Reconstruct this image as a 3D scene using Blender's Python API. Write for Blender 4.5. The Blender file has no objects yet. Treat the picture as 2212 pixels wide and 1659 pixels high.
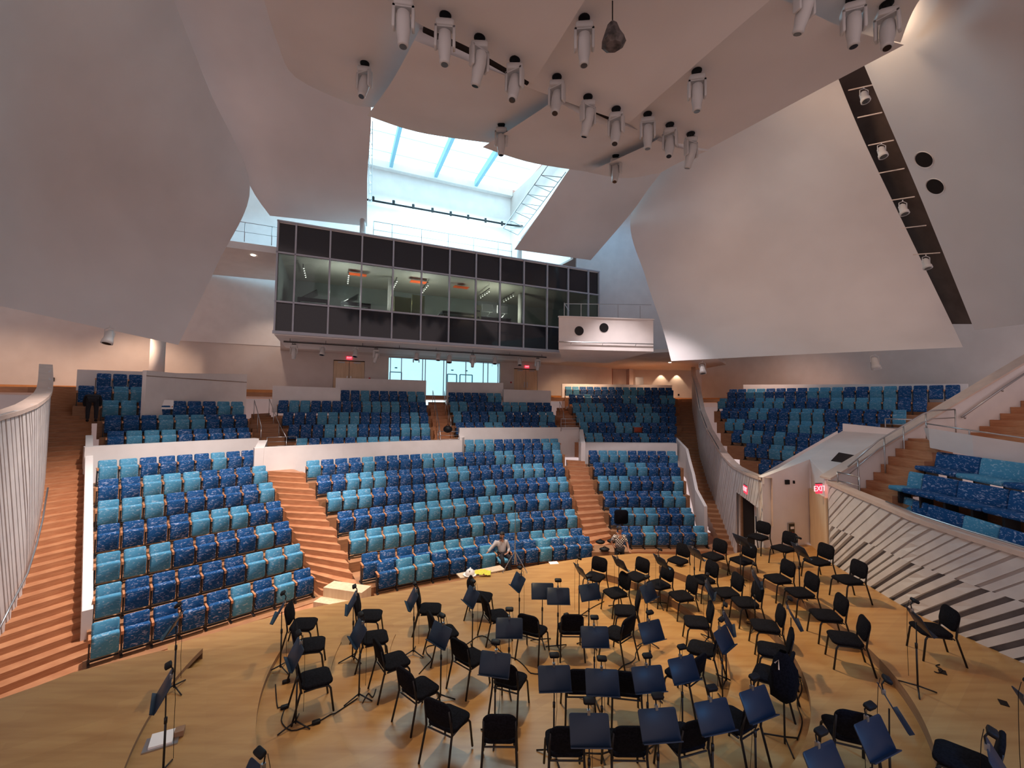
import bpy, math, random
import numpy as np
from mathutils import Vector, Matrix
from mathutils.bvhtree import BVHTree
random.seed(7)
S = bpy.context.scene
COL = S.collection
# ---------------------------------------------------------------- camera, world, light, exposure
FPX = 900.0; PITCH = math.radians(2.8); ROLL = math.radians(0.6); CAMZ = 5.3
cam_d = bpy.data.cameras.new('camera'); cam = bpy.data.objects.new('camera', cam_d); COL.objects.link(cam)
cam_d.sensor_fit = 'HORIZONTAL'; cam_d.sensor_width = 36.0; cam_d.lens = 36.0*FPX/2212.0
cam_d.clip_start = 0.05; cam_d.clip_end = 300
FW = Vector((0, math.cos(PITCH), math.sin(PITCH))); R0 = Vector((1, 0, 0)); U0 = R0.cross(FW)
RT = R0*math.cos(ROLL) + U0*math.sin(ROLL); UP = U0*math.cos(ROLL) - R0*math.sin(ROLL)
CAM = Vector((0, 0, CAMZ))
cam.matrix_world = Matrix(((RT.x, UP.x, -FW.x, 0), (RT.y, UP.y, -FW.y, 0), (RT.z, UP.z, -FW.z, CAMZ), (0, 0, 0, 1)))
S.camera = cam
S.view_settings.view_transform = 'Standard'
try: S.view_settings.look = 'None'
except Exception: pass
S.view_settings.gamma = 1.0; S.view_settings.use_curve_mapping = False
S.view_settings.exposure = 0.42
w = bpy.data.worlds.new('world'); S.world = w; w.use_nodes = True
w.node_tree.nodes['Background'].inputs[0].default_value = (0.62, 0.475, 0.465, 1)
w.node_tree.nodes['Background'].inputs[1].default_value = 0.82

def ray(px, py):
    return FW + RT*((px-1106.0)/FPX) + UP*(-(py-829.5)/FPX)
def PY(px, py, Y):                      # the point of that sight line at forward distance Y
    d = ray(px, py); return CAM + d*(Y/d.y)
def PZ(px, py, z):                      # ... at height z
    d = ray(px, py); return CAM + d*((z-CAMZ)/d.z)
def V(*a): return Vector(a)

def light(kind, name, loc, power, color, target=None, size=1.0, size_y=None, spot=60, blend=0.5, radius=0.2):
    ld = bpy.data.lights.new(name, kind); o = bpy.data.objects.new(name, ld); COL.objects.link(o)
    ld.energy = power; ld.color = color; o.location = loc
    if kind == 'AREA':
        ld.shape = 'RECTANGLE'; ld.size = size; ld.size_y = size_y or size
    elif kind == 'SPOT':
        ld.spot_size = math.radians(spot); ld.spot_blend = blend; ld.shadow_soft_size = radius
    else: ld.shadow_soft_size = radius
    if target is not None:
        o.rotation_euler = (Vector(target)-Vector(loc)).to_track_quat('-Z', 'Y').to_euler()
    return o
WARM = (1.0, 0.72, 0.45); PINK = (1.0, 0.84, 0.76); COOL = (0.45, 0.82, 1.0)
# daylight falling through the roof light over the control booth
light('AREA', 'skylight_daylight', (-3.5, 27, CAMZ+15.5), 1500, COOL, (-2.5, 24.5, 0), 9, 7)
light('AREA', 'side_daylight_left', (-15.5, 23.0, CAMZ+12.5), 70, (.3,.7,1), (-14.5, 22.5, 8), 2.5, 2)
light('AREA', 'side_daylight_right', (7.5, 26.0, CAMZ+13), 60, (.2,.6,1), (8.5, 28.5, 8), 4, 3)
# theatre spots
light('SPOT', 'house_spot_left', (-7.8, 12.0, CAMZ+8.3), 8000, PINK, (-10.2, 14.6, 1.0), spot=64, blend=0.7)
light('SPOT', 'house_spot_centre', (-1.2, 14.6, CAMZ+8.2), 4300, PINK, (-2.6, 18.6, 1.5), spot=76, blend=0.8)
light('SPOT', 'house_spot_right', (5.0, 16.5, CAMZ+7.8), 2000, (1.0, .86, .85), (5.8, 21, 2), spot=62, blend=0.8)
light('SPOT', 'stage_spot_far', (3.5, 13.0, CAMZ+6.5), 3000, (1,.68,.38), (5.6, 12.8, 0), spot=60, blend=0.7)
light('SPOT', 'stage_spot_centre', (-0.5, 10.5, CAMZ+6.8), 2300, (1, .76, .46), (-0.2, 12.2, 0), spot=72, blend=0.8)
light('SPOT', 'stage_spot_left', (-5.0, 11.0, CAMZ+6.5), 900, (1, .78, .5), (-5.2, 9.6, 0), spot=45, blend=0.9)
light('SPOT', 'stage_spot_near', (3.0, 6.0, CAMZ+6.0), 120, (1, .72, .45), (3.0, 7.0, 0), spot=80, blend=0.9)
light('SPOT', 'sail_uplight_right', (7.6, 11.6, CAMZ+9.6), 420, (1, .68, .45), (11.0, 15.5, CAMZ+8.2), spot=100, blend=0.9, radius=.4)
light('SPOT', 'sail_uplight_far_right', (7.4, 9.0, CAMZ+9.5), 330, (1, .70, .45), (10.5, 9.6, CAMZ+7.2), spot=95, blend=0.9, radius=.4)
light('SPOT', 'added_blue_desk_light', (9.0, -2.5, CAMZ+6.0), 2200, (.02, .40, 1), (4.6, 5.2, 1), spot=27, blend=0.9, radius=.8)  # unseen blue light, added to colour the right-hand music desks

# ---------------------------------------------------------------- materials
def mat(name, col, rough=0.6, metal=0.0, emit=None, estr=1.0, spec=None):
    m = bpy.data.materials.new(name); m.use_nodes = True
    b = m.node_tree.nodes['Principled BSDF']
    b.inputs['Base Color'].default_value = (*col, 1); b.inputs['Roughness'].default_value = rough
    b.inputs['Metallic'].default_value = metal
    if spec is not None: b.inputs['Specular IOR Level'].default_value = spec
    if emit:
        b.inputs['Emission Color'].default_value = (*emit, 1); b.inputs['Emission Strength'].default_value = estr
    return m
def noise_mat(name, c1, c2, scale=4, rough=0.7, detail=3, bump=0.0, stretch=(1, 1, 1), lo=0.35, hi=0.65, spec=None):
    m = mat(name, c1, rough, spec=spec); nt = m.node_tree; b = nt.nodes['Principled BSDF']
    tc = nt.nodes.new('ShaderNodeTexCoord'); mp = nt.nodes.new('ShaderNodeMapping'); mp.inputs['Scale'].default_value = stretch
    n = nt.nodes.new('ShaderNodeTexNoise'); n.inputs['Scale'].default_value = scale; n.inputs['Detail'].default_value = detail
    r = nt.nodes.new('ShaderNodeValToRGB')
    r.color_ramp.elements[0].position = lo; r.color_ramp.elements[1].position = hi
    r.color_ramp.elements[0].color = (*c1, 1); r.color_ramp.elements[1].color = (*c2, 1)
    nt.links.new(tc.outputs['Object'], mp.inputs[0]); nt.links.new(mp.outputs[0], n.inputs['Vector'])
    nt.links.new(n.outputs['Fac'], r.inputs[0]); nt.links.new(r.outputs[0], b.inputs['Base Color'])
    if bump:
        bp = nt.nodes.new('ShaderNodeBump'); bp.inputs['Strength'].default_value = bump
        nt.links.new(n.outputs['Fac'], bp.inputs['Height']); nt.links.new(bp.outputs[0], b.inputs['Normal'])
    return m
def plank_mat(name, c1, c2, c3, width=0.14, length=2.4, rot=0.0, rough=0.35, mortar=(0.3, .2, .1)):
    m = mat(name, c1, rough); nt = m.node_tree; b = nt.nodes['Principled BSDF']
    tc = nt.nodes.new('ShaderNodeTexCoord'); mp = nt.nodes.new('ShaderNodeMapping'); mp.inputs['Rotation'].default_value = (0, 0, rot)
    br = nt.nodes.new('ShaderNodeTexBrick'); br.inputs['Scale'].default_value = 1.0
    br.inputs['Brick Width'].default_value = length; br.inputs['Row Height'].default_value = width
    br.inputs['Mortar Size'].default_value = 0.0015; br.inputs['Mortar Smooth'].default_value = 0.5
    br.inputs['Color1'].default_value = (*c1, 1); br.inputs['Color2'].default_value = (*c2, 1); br.inputs['Mortar'].default_value = (*mortar, 1)
    n = nt.nodes.new('ShaderNodeTexNoise'); n.inputs['Scale'].default_value = 1.4; n.inputs['Detail'].default_value = 4
    mp2 = nt.nodes.new('ShaderNodeMapping'); mp2.inputs['Rotation'].default_value = (0, 0, rot); mp2.inputs['Scale'].default_value = (0.5, 5, 1)
    mx = nt.nodes.new('ShaderNodeMix'); mx.data_type = 'RGBA'; mx.inputs['B'].default_value = (*c3, 1)
    rr = nt.nodes.new('ShaderNodeMapRange'); rr.inputs['From Min'].default_value = 0.4; rr.inputs['From Max'].default_value = 0.75; rr.inputs['To Max'].default_value = 0.6
    L = nt.links.new
    L(tc.outputs['Object'], mp.inputs[0]); L(mp.outputs[0], br.inputs['Vector']); L(tc.outputs['Object'], mp2.inputs[0]); L(mp2.outputs[0], n.inputs['Vector'])
    L(n.outputs['Fac'], rr.inputs['Value']); L(rr.outputs[0], mx.inputs['Factor']); L(br.outputs['Color'], mx.inputs['A']); L(mx.outputs['Result'], b.inputs['Base Color'])
    return m
def fabric_mat(name, base, blot):
    m = mat(name, base, 0.85, spec=0.2); nt = m.node_tree; b = nt.nodes['Principled BSDF']; L = nt.links.new
    tc = nt.nodes.new('ShaderNodeTexCoord'); oi = nt.nodes.new('ShaderNodeObjectInfo')
    vm = nt.nodes.new('ShaderNodeVectorMath'); vm.operation = 'MULTIPLY_ADD'
    cx = nt.nodes.new('ShaderNodeCombineXYZ')
    for i in range(3): L(oi.outputs['Random'], cx.inputs[i])
    vm.inputs[1].default_value = (37, 53, 71)
    L(cx.outputs[0], vm.inputs[0]); L(tc.outputs['Object'], vm.inputs[2])
    mp = nt.nodes.new('ShaderNodeMapping'); mp.inputs['Rotation'].default_value = (0, 0.7, 0); mp.inputs['Scale'].default_value = (1.0, 1.0, 2.3)
    L(vm.outputs[0], mp.inputs[0])
    n = nt.nodes.new('ShaderNodeTexNoise'); n.inputs['Scale'].default_value = 11; n.inputs['Detail'].default_value = 3.5; n.inputs['Distortion'].default_value = 1.1
    L(mp.outputs[0], n.inputs['Vector'])
    r = nt.nodes.new('ShaderNodeValToRGB'); e = r.color_ramp.elements
    e[0].position = 0.555; e[0].color = (*base, 1); e[1].position = 0.67; e[1].color = (*blot, 1)
    L(n.outputs['Fac'], r.inputs[0]); L(r.outputs[0], b.inputs['Base Color'])
    return m
M = {}
M['plaster'] = noise_mat('plaster', (0.60, 0.57, 0.56), (0.66, 0.63, 0.62), 0.6, 0.9, spec=0.1)
M['sail'] = noise_mat('sail_plaster', (0.60, 0.57, 0.57), (0.66, 0.63, 0.63), 0.35, 0.9, spec=0.1)
M['white'] = noise_mat('white_paint', (0.74, 0.71, 0.70), (0.79, 0.76, 0.75), 1.5, 0.6)
M['wallpaint'] = noise_mat('wall_paint', (0.62, 0.56, 0.53), (0.66, 0.60, 0.57), 1.2, 0.8, spec=0.2)
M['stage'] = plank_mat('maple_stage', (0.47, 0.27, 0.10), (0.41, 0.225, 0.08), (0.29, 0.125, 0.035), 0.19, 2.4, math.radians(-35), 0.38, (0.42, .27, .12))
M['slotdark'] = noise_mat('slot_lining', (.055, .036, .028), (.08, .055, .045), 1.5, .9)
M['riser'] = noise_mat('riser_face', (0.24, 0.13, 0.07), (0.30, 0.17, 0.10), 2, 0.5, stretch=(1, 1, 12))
M['stairwood'] = noise_mat('stair_oak', (0.40, 0.17, 0.08), (0.50, 0.24, 0.12), 3, 0.45, stretch=(1, 1, 8))
M['tierwood'] = noise_mat('tier_oak', (0.30, 0.14, 0.07), (0.38, 0.19, 0.09), 3, 0.5, stretch=(1, 1, 8))
M['orangewood'] = noise_mat('baseboard_oak', (0.52, 0.22, 0.07), (0.60, 0.27, 0.09), 3, 0.4)
M['palewood'] = noise_mat('pale_birch', (0.62, 0.46, 0.30), (0.70, 0.54, 0.37), 2, 0.5, stretch=(6, 6, .6))
M['armwood'] = noise_mat('arm_rest_wood', (0.42, 0.17, 0.08), (0.55, 0.25, 0.12), 6, 0.35)
M['black'] = mat('black_plastic', (0.006, 0.006, 0.008), 0.6, spec=0.25)
M['blackfab'] = noise_mat('black_upholstery', (0.004, 0.004, 0.006), (0.009, 0.009, 0.013), 40, 0.95, spec=0.1)
M['blackmetal'] = mat('black_metal', (0.008, 0.008, 0.010), 0.42, 0.0, spec=0.4)
M['desk_blue_sheen'] = mat('black_desk_blue_sheen', (0.009, 0.022, 0.048), 0.45, 0.0, spec=0.4)  # blue reflected sheen put into the black desk colour
M['metal'] = mat('brushed_steel', (0.45, 0.46, 0.48), 0.3, 0.9)
M['alu'] = mat('window_mullion', (0.42, 0.46, 0.54), 0.45, 0.2)
M['chrome'] = mat('chrome', (0.8, 0.8, 0.82), 0.15, 1.0)
M['darkglass'] = mat('dark_spandrel_glass', (0.008, 0.014, 0.024), 0.08, 0.0, spec=0.6)
M['dark'] = mat('dark_recess', (0.02, 0.015, 0.014), 0.9, spec=0.1)
M['groove'] = noise_mat('groove_shade_grey', (0.17, 0.16, 0.17), (0.21, 0.20, 0.21), 3, 0.9, spec=.1)  # grey puts the recess shade into the wide wall slots
M['groove_shade_soft'] = noise_mat('soft_groove_shade', (0.36, 0.34, 0.35), (0.42, 0.40, 0.41), 3, 0.9, spec=.1)  # paler groove tone, shade of the flutes painted in
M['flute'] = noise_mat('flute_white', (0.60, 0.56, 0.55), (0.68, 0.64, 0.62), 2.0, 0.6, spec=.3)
M['rim'] = noise_mat('rim_stone', (0.56, 0.44, 0.38), (0.63, 0.50, 0.43), 3, 0.6)
M['fixture'] = mat('white_lamp_housing', (0.50, 0.49, 0.49), 0.45)
M['lens'] = mat('dark_lens', (0.01, 0.01, 0.012), 0.1, spec=.8)
M['fabD'] = fabric_mat('dark_blue_fabric', (0.009, 0.072, 0.22), (0.30, 0.36, 0.54))
M['fabL'] = fabric_mat('light_teal_fabric', (0.072, 0.27, 0.44), (0.30, 0.46, 0.60))
M['hinge'] = mat('hinge_cap', (0.85, 0.87, 0.9), 0.3)
M['seatframe'] = mat('seat_frame', (0.02, 0.02, 0.024), 0.5)
M['skyglow'] = mat('daylight_glass', (0.8, 0.9, 1), 0.5, emit=(0.66, 0.93, 1.0), estr=1.5)
M['winglow'] = mat('outdoor_daylight', (0.8, 0.9, 1), 0.5, emit=(0.60, 0.90, 1.0), estr=0.95)
M['exit'] = mat('exit_face', (0.6, 0.02, 0.03), 0.4, emit=(1.0, 0.03, 0.07), estr=1.1)
M['exitlet'] = mat('exit_letters', (0.9, 0.6, 0.6), 0.4, emit=(1.0, 0.45, 0.5), estr=1.2)
M['lamp'] = mat('lit_lamp', (1, 1, 1), 0.4, emit=(1.0, 0.86, 0.7), estr=5)
M['skin'] = noise_mat('skin', (0.36, 0.17, 0.11), (0.42, 0.21, 0.14), 8, 0.6)
M['hair'] = mat('dark_hair', (0.015, 0.010, 0.009), 0.7)
M['trouser'] = mat('dark_trousers', (0.012, 0.012, 0.018), 0.9)
M['redwood'] = mat('red_brown_seat_pan', (0.33, 0.05, 0.02), 0.6)
M['paper'] = mat('paper', (0.85, 0.84, 0.84), 0.7)
M['boothwall'] = noise_mat('booth_wall', (0.16, 0.18, 0.18), (0.19, 0.21, 0.21), 1, 0.9)
M['boothceil'] = mat('booth_ceiling', (0.40, 0.38, 0.34), 0.9)
M['orange'] = mat('orange_grille', (0.75, 0.10, 0.02), 0.6, emit=(0.8, .1, .02), estr=.15)
M['cream'] = mat('cream_board', (0.75, 0.68, 0.42), 0.6)
M['hivis'] = noise_mat('hi_vis_yellow', (0.55, 0.75, 0.05), (0.75, 0.45, 0.05), 30, 0.7)
M['red'] = mat('fire_red', (0.5, 0.02, 0.02), 0.4)
def glass_mat(name, tint=(0.55, 0.6, 0.62), mixf=0.12):
    m = bpy.data.materials.new(name); m.use_nodes = True; nt = m.node_tree; nt.nodes.clear()
    o = nt.nodes.new('ShaderNodeOutputMaterial'); t = nt.nodes.new('ShaderNodeBsdfTransparent'); g = nt.nodes.new('ShaderNodeBsdfGlossy')
    t.inputs[0].default_value = (*tint, 1); g.inputs['Roughness'].default_value = 0.05; g.inputs['Color'].default_value = (.8, .85, .9, 1)
    x = nt.nodes.new('ShaderNodeMixShader'); fr = nt.nodes.new('ShaderNodeFresnel'); fr.inputs[0].default_value = 1.45
    nt.links.new(fr.outputs[0], x.inputs[0]); nt.links.new(t.outputs[0], x.inputs[1]); nt.links.new(g.outputs[0], x.inputs[2]); nt.links.new(x.outputs[0], o.inputs[0])
    return m
M['glass'] = glass_mat('tinted_glass', (0.50, 0.56, 0.56)); M['clear'] = glass_mat('clear_glass', (0.85, 0.93, 0.95))
def plaid_mat():
    m = mat('plaid_shirt', (0.7, .68, .68), 0.85); nt = m.node_tree; b = nt.nodes['Principled BSDF']; L = nt.links.new
    tc = nt.nodes.new('ShaderNodeTexCoord'); ch = nt.nodes.new('ShaderNodeTexChecker'); ch.inputs['Scale'].default_value = 21
    ch.inputs['Color1'].default_value = (0.02, 0.015, 0.02, 1); ch.inputs['Color2'].default_value = (0.7, 0.68, 0.7, 1)
    L(tc.outputs['Object'], ch.inputs['Vector']); L(ch.outputs['Color'], b.inputs['Base Color']); return m
M['plaid'] = plaid_mat()
M['shirt'] = mat('pale_grey_shirt', (0.42, 0.38, 0.38), 0.85)

# ---------------------------------------------------------------- mesh helpers
class MB:
    def __init__(s): s.v = []; s.f = []; s.m = []; s.cm = 0
    def add(s, vs, fs):
        n = len(s.v); s.v += [tuple(p) for p in vs]
        for f in fs: s.f.append(tuple(i+n for i in f)); s.m.append(s.cm)
        return s
    def box(s, c, d, rz=0.0, mtx=None):
        x, y, z = d[0]/2, d[1]/2, d[2]/2; ps = []
        R = mtx if mtx is not None else Matrix.Rotation(rz, 3, 'Z')
        for k in (-z, z):
            for (a, b) in ((-x, -y), (x, -y), (x, y), (-x, y)): ps.append(Vector(c)+R @ Vector((a, b, k)))
        return s.hexa(ps)
    def hexa(s, p):
        return s.add(p, [(3, 2, 1, 0), (4, 5, 6, 7), (0, 1, 5, 4), (1, 2, 6, 5), (2, 3, 7, 6), (3, 0, 4, 7)])
    def prism(s, poly, z0, z1, side_m=None):       # poly = list of (x,y) counter-clockwise
        n = len(poly); b = [(p[0], p[1], z0) for p in poly]; t = [(p[0], p[1], z1) for p in poly]
        base = len(s.v); s.v += b+t
        s.f.append(tuple(base+n+i for i in range(n))); s.m.append(s.cm)
        s.f.append(tuple(base+n-1-i for i in range(n))); s.m.append(s.cm)
        for i in range(n):
            j = (i+1) % n; s.f.append((base+i, base+j, base+n+j, base+n+i)); s.m.append(s.cm if side_m is None else side_m)
        return s
    def tube(s, pts, r, n=8, cap=True):
        pts = [Vector(p) for p in pts]; rs = r if isinstance(r, (list, tuple)) else [r]*len(pts)
        base = len(s.v); up = None
        for i, p in enumerate(pts):
            if i == 0: t = pts[1]-pts[0]
            elif i == len(pts)-1: t = pts[-1]-pts[-2]
            else: t = (pts[i+1]-p).normalized()+(p-pts[i-1]).normalized()
            t = t.normalized() if t.length > 1e-9 else Vector((0, 0, 1))
            if up is None:
                up = Vector((0, 0, 1)) if abs(t.z) < 0.9 else Vector((1, 0, 0))
            a = t.cross(up)
            if a.length < 1e-6: a = t.cross(Vector((0.3, 1, 0.1)))
            a.normalize(); b = t.cross(a).normalized(); up = a.cross(t)
            for k in range(n):
                an = 2*math.pi*k/n; s.v.append(tuple(p+(a*math.cos(an)+b*math.sin(an))*rs[i]))
        for i in range(len(pts)-1):
            for k in range(n):
                k2 = (k+1) % n; s.f.append((base+i*n+k, base+i*n+k2, base+(i+1)*n+k2, base+(i+1)*n+k)); s.m.append(s.cm)
        if cap:
            s.f.append(tuple(base+n-1-k for k in range(n))); s.m.append(s.cm)
            e = base+(len(pts)-1)*n; s.f.append(tuple(e+k for k in range(n))); s.m.append(s.cm)
        return s
    def grid(s, P, mats=None):                      # P[i][j] points
        ni, nj = len(P), len(P[0]); base = len(s.v)
        for row in P: s.v += [tuple(p) for p in row]
        for i in range(ni-1):
            for j in range(nj-1):
                s.f.append((base+i*nj+j, base+(i+1)*nj+j, base+(i+1)*nj+j+1, base+i*nj+j+1)); s.m.append(s.cm if mats is None else mats[i][j])
        return s
    def rbox(s, c, d, r=0.03, n=3, mtx=None):       # rounded slab (rounded outline in x/z, small bevel in y)
        x, y, z = d[0]/2, d[1]/2, d[2]/2; out = []
        for (sx, sz, a0) in ((1, 1, 0), (-1, 1, 90), (-1, -1, 180), (1, -1, 270)):
            for k in range(n+1):
                a = math.radians(a0+90*k/n); out.append((sx*(x-r)+r*math.cos(a), sz*(z-r)+r*math.sin(a)))
        e = min(r, y)*0.6; R = mtx if mtx is not None else Matrix.Identity(3); c = Vector(c)
        lay = []
        for (yy, sc) in ((-y, 1-e/max(x, z)), (-y+e, 1), (y-e, 1), (y, 1-e/max(x, z))):
            lay.append([c+R @ Vector((p[0]*sc, yy, p[1]*sc)) for p in out])
        base = len(s.v); m = len(out)
        for l in lay: s.v += [tuple(p) for p in l]
        for q in range(3):
            for k in range(m):
                k2 = (k+1) % m; s.f.append((base+q*m+k, base+q*m+k2, base+(q+1)*m+k2, base+(q+1)*m+k)); s.m.append(s.cm)
        s.f.append(tuple(base+k for k in range(m-1, -1, -1))); s.m.append(s.cm)
        s.f.append(tuple(base+3*m+k for k in range(m))); s.m.append(s.cm)
        return s
    def mesh(s, name, mats, smooth=False):
        me = bpy.data.meshes.new(name); me.from_pydata(s.v, [], s.f)
        if not isinstance(mats, (list, tuple)): mats = [mats]
        for m in mats: me.materials.append(m)
        if len(mats) > 1: me.polygons.foreach_set('material_index', s.m)
        if smooth: me.polygons.foreach_set('use_smooth', [True]*len(me.polygons))
        me.update(); return me
    def build(s, name, mats, parent=None, smooth=False):
        o = bpy.data.objects.new(name, s.mesh(name, mats, smooth)); COL.objects.link(o)
        if parent: o.parent = parent
        return o
def fixn(o):
    import bmesh
    bm = bmesh.new(); bm.from_mesh(o.data); bmesh.ops.recalc_face_normals(bm, faces=bm.faces); bm.to_mesh(o.data); bm.free(); return o
def tag(o, label, cat, group=None, kind=None):
    o['label'] = label; o['category'] = cat
    if group: o['group'] = group
    if kind: o['kind'] = kind
    return o
def struct(o, label=None):
    o['kind'] = 'structure'
    if label: o['label'] = label
    return o
def empty(name, loc, rz=0.0):
    o = bpy.data.objects.new(name, None); COL.objects.link(o); o.location = loc; o.rotation_euler = (0, 0, rz); o.empty_display_size = 0.1; return o
def kids(o): return [c for c in bpy.data.objects if c.parent == o]
def dup(root, loc, rz):
    def cp(o, par):
        c = o.copy(); COL.objects.link(c); c.parent = par
        for ch in CH.get(o.name, []): cp(ch, c)
        return c
    r = cp(root, None); r.location = loc; r.rotation_euler = (0, 0, rz); return r
CH = {}
def index_children(root):
    def rec(o):
        CH[o.name] = kids(o)
        for c in CH[o.name]: rec(c)
    rec(root)
ORD = ['zeroth', 'first', 'second', 'third', 'fourth', 'fifth', 'sixth', 'seventh', 'eighth', 'ninth', 'tenth', 'eleventh', 'twelfth', 'thirteenth', 'fourteenth', 'fifteenth', 'sixteenth', 'seventeenth', 'eighteenth', 'nineteenth', 'twentieth', 'twenty-first', 'twenty-second', 'twenty-third']
# ---------------------------------------------------------------- stage with its arced risers
SC = Vector((1.0, 9.8)); RINGS = [(3.6, .2), (4.8, .4), (6.2, .6), (7.45, .36)]
ZL = [.03, .06, .17, .24]; RL = [3.6, 4.7, 5.8, 7.35]
def lt(a):            # 1 on the left side of the stage, 0 on the right
    t = min(1, max(0, (292-a)/45)); return t*t*(3-2*t)
def rr_(k, a): return RINGS[k][0]+(RL[k]-RINGS[k][0])*lt(a)
def rz_(k, a): return RINGS[k][1]+(ZL[k]-RINGS[k][1])*lt(a)
YLIM = [13.0, 13.1, 13.3, 13.3]
OUT = [(-10.5, -4), (10.6, -4), (9.95, 5.0), (9.58, 7.8), (9.32, 9.85), (9.42, 10.7), (9.75, 13.0), (10.4, 14.6), (8.45, 14.15), (7.3, 14.5), (6.9, 15.1),
       (4.62, 15.25), (2.95, 14.9), (1.2, 14.2), (-.2, 13.5), (-1.5, 12.8), (-3.8, 11.7), (-5.0, 11.1), (-6.1, 10.4), (-6.85, 9.74), (-7.4, 9.3),
       (-6.97, 8.76), (-8.1, 8.0), (-8.36, 7.6), (-8.75, 7.11), (-10.8, 5.0)]
def a_start(r): return 180+(r-3.6)*4.3
def floorz(x, y):
    dx, dy = x-SC.x, y-SC.y; r = math.hypot(dx, dy); a = math.degrees(math.atan2(dy, dx)) % 360
    if a < 75: a += 360
    if r >= 7.35 and 187.8 < a < 250: return .24
    if a < a_start(r): return 0.0
    z = 0.0
    for k in range(3):
        if r >= rr_(k, a) and (y < YLIM[k] or (k == 2 and x > 6.75)): z = rz_(k, a)
    if r >= 7.35 and 187.8 < a < 250: z = .36
    return z
def ray_out(a, r0, k=9):
    d = Vector((math.cos(a), math.sin(a))); best = 60
    if k < 3 and d.y > 0.02:
        t = (YLIM[k]-SC.y)/d.y
        if k < 2 or SC.x+d.x*t < 6.75: best = t
    for i in range(len(OUT)):
        p, q = Vector(OUT[i]), Vector(OUT[(i+1) % len(OUT)]); e = q-p; den = d.x*e.y-d.y*e.x
        if abs(den) < 1e-9: continue
        t = ((p.x-SC.x)*e.y-(p.y-SC.y)*e.x)/den; u = ((p.x-SC.x)*d.y-(p.y-SC.y)*d.x)/den
        if t > 0 and -1e-6 <= u <= 1+1e-6: best = min(best, t)
    return best
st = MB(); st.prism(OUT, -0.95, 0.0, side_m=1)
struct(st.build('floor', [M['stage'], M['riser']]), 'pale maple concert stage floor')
for k in range(4):
    a1 = 250 if k == 3 else 425; mb = MB(); n = 200; cols = []; NR = 5; r0 = RL[k]
    for i in range(n+1):
        a0_ = 187.8 if k == 3 else a_start(r0); t = i/n; aa = a0_+(a1-a0_)*t; col = []; ok = True
        for j in range(NR+1):
            sh = (a_start(min(r0+j*.3, 7.9))-a_start(r0))*(1-t)**12 if k < 3 else 0
            ad = aa+sh; rr = math.radians(ad); ri = rr_(k, ad) if k < 3 else 7.35; ro = ray_out(rr, r0, k)
            if ro < ri+.02: ok = False; break
            r = ri+(min(ro, 40)-ri)*j/NR; zz = rz_(k, ad) if k < 3 else .24*min(1, (250-aa)/20+.0)
            col.append(V(SC.x+r*math.cos(rr), SC.y+r*math.sin(rr), max(zz, .02)))
        if ok: cols.append(col)
    zb = lambda p: (rz_(k-1, math.degrees(math.atan2(p.y-SC.y, p.x-SC.x)) % 360 if p.x < SC.x or p.y < SC.y else 360) if k else 0)-.02
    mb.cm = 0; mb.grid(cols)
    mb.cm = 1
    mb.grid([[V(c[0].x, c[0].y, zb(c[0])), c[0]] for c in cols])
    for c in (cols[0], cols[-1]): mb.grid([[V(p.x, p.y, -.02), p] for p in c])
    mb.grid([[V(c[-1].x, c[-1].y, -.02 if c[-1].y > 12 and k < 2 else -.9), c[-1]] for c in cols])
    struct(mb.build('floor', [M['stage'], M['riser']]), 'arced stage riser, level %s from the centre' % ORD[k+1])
# ---------------------------------------------------------------- audience floor
af = MB(); af.prism([(-20, 4.0), (-10.8, 4.0), (-7, 6.5), (-5.5, 9.5), (-2, 12), (3, 14.3), (9, 14.2), (10, 21), (3, 27), (-9, 24), (-21, 18)], -1.25, -0.975)
struct(af.build('floor', M['stairwood']), 'oak floor at the foot of the seating')
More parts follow.
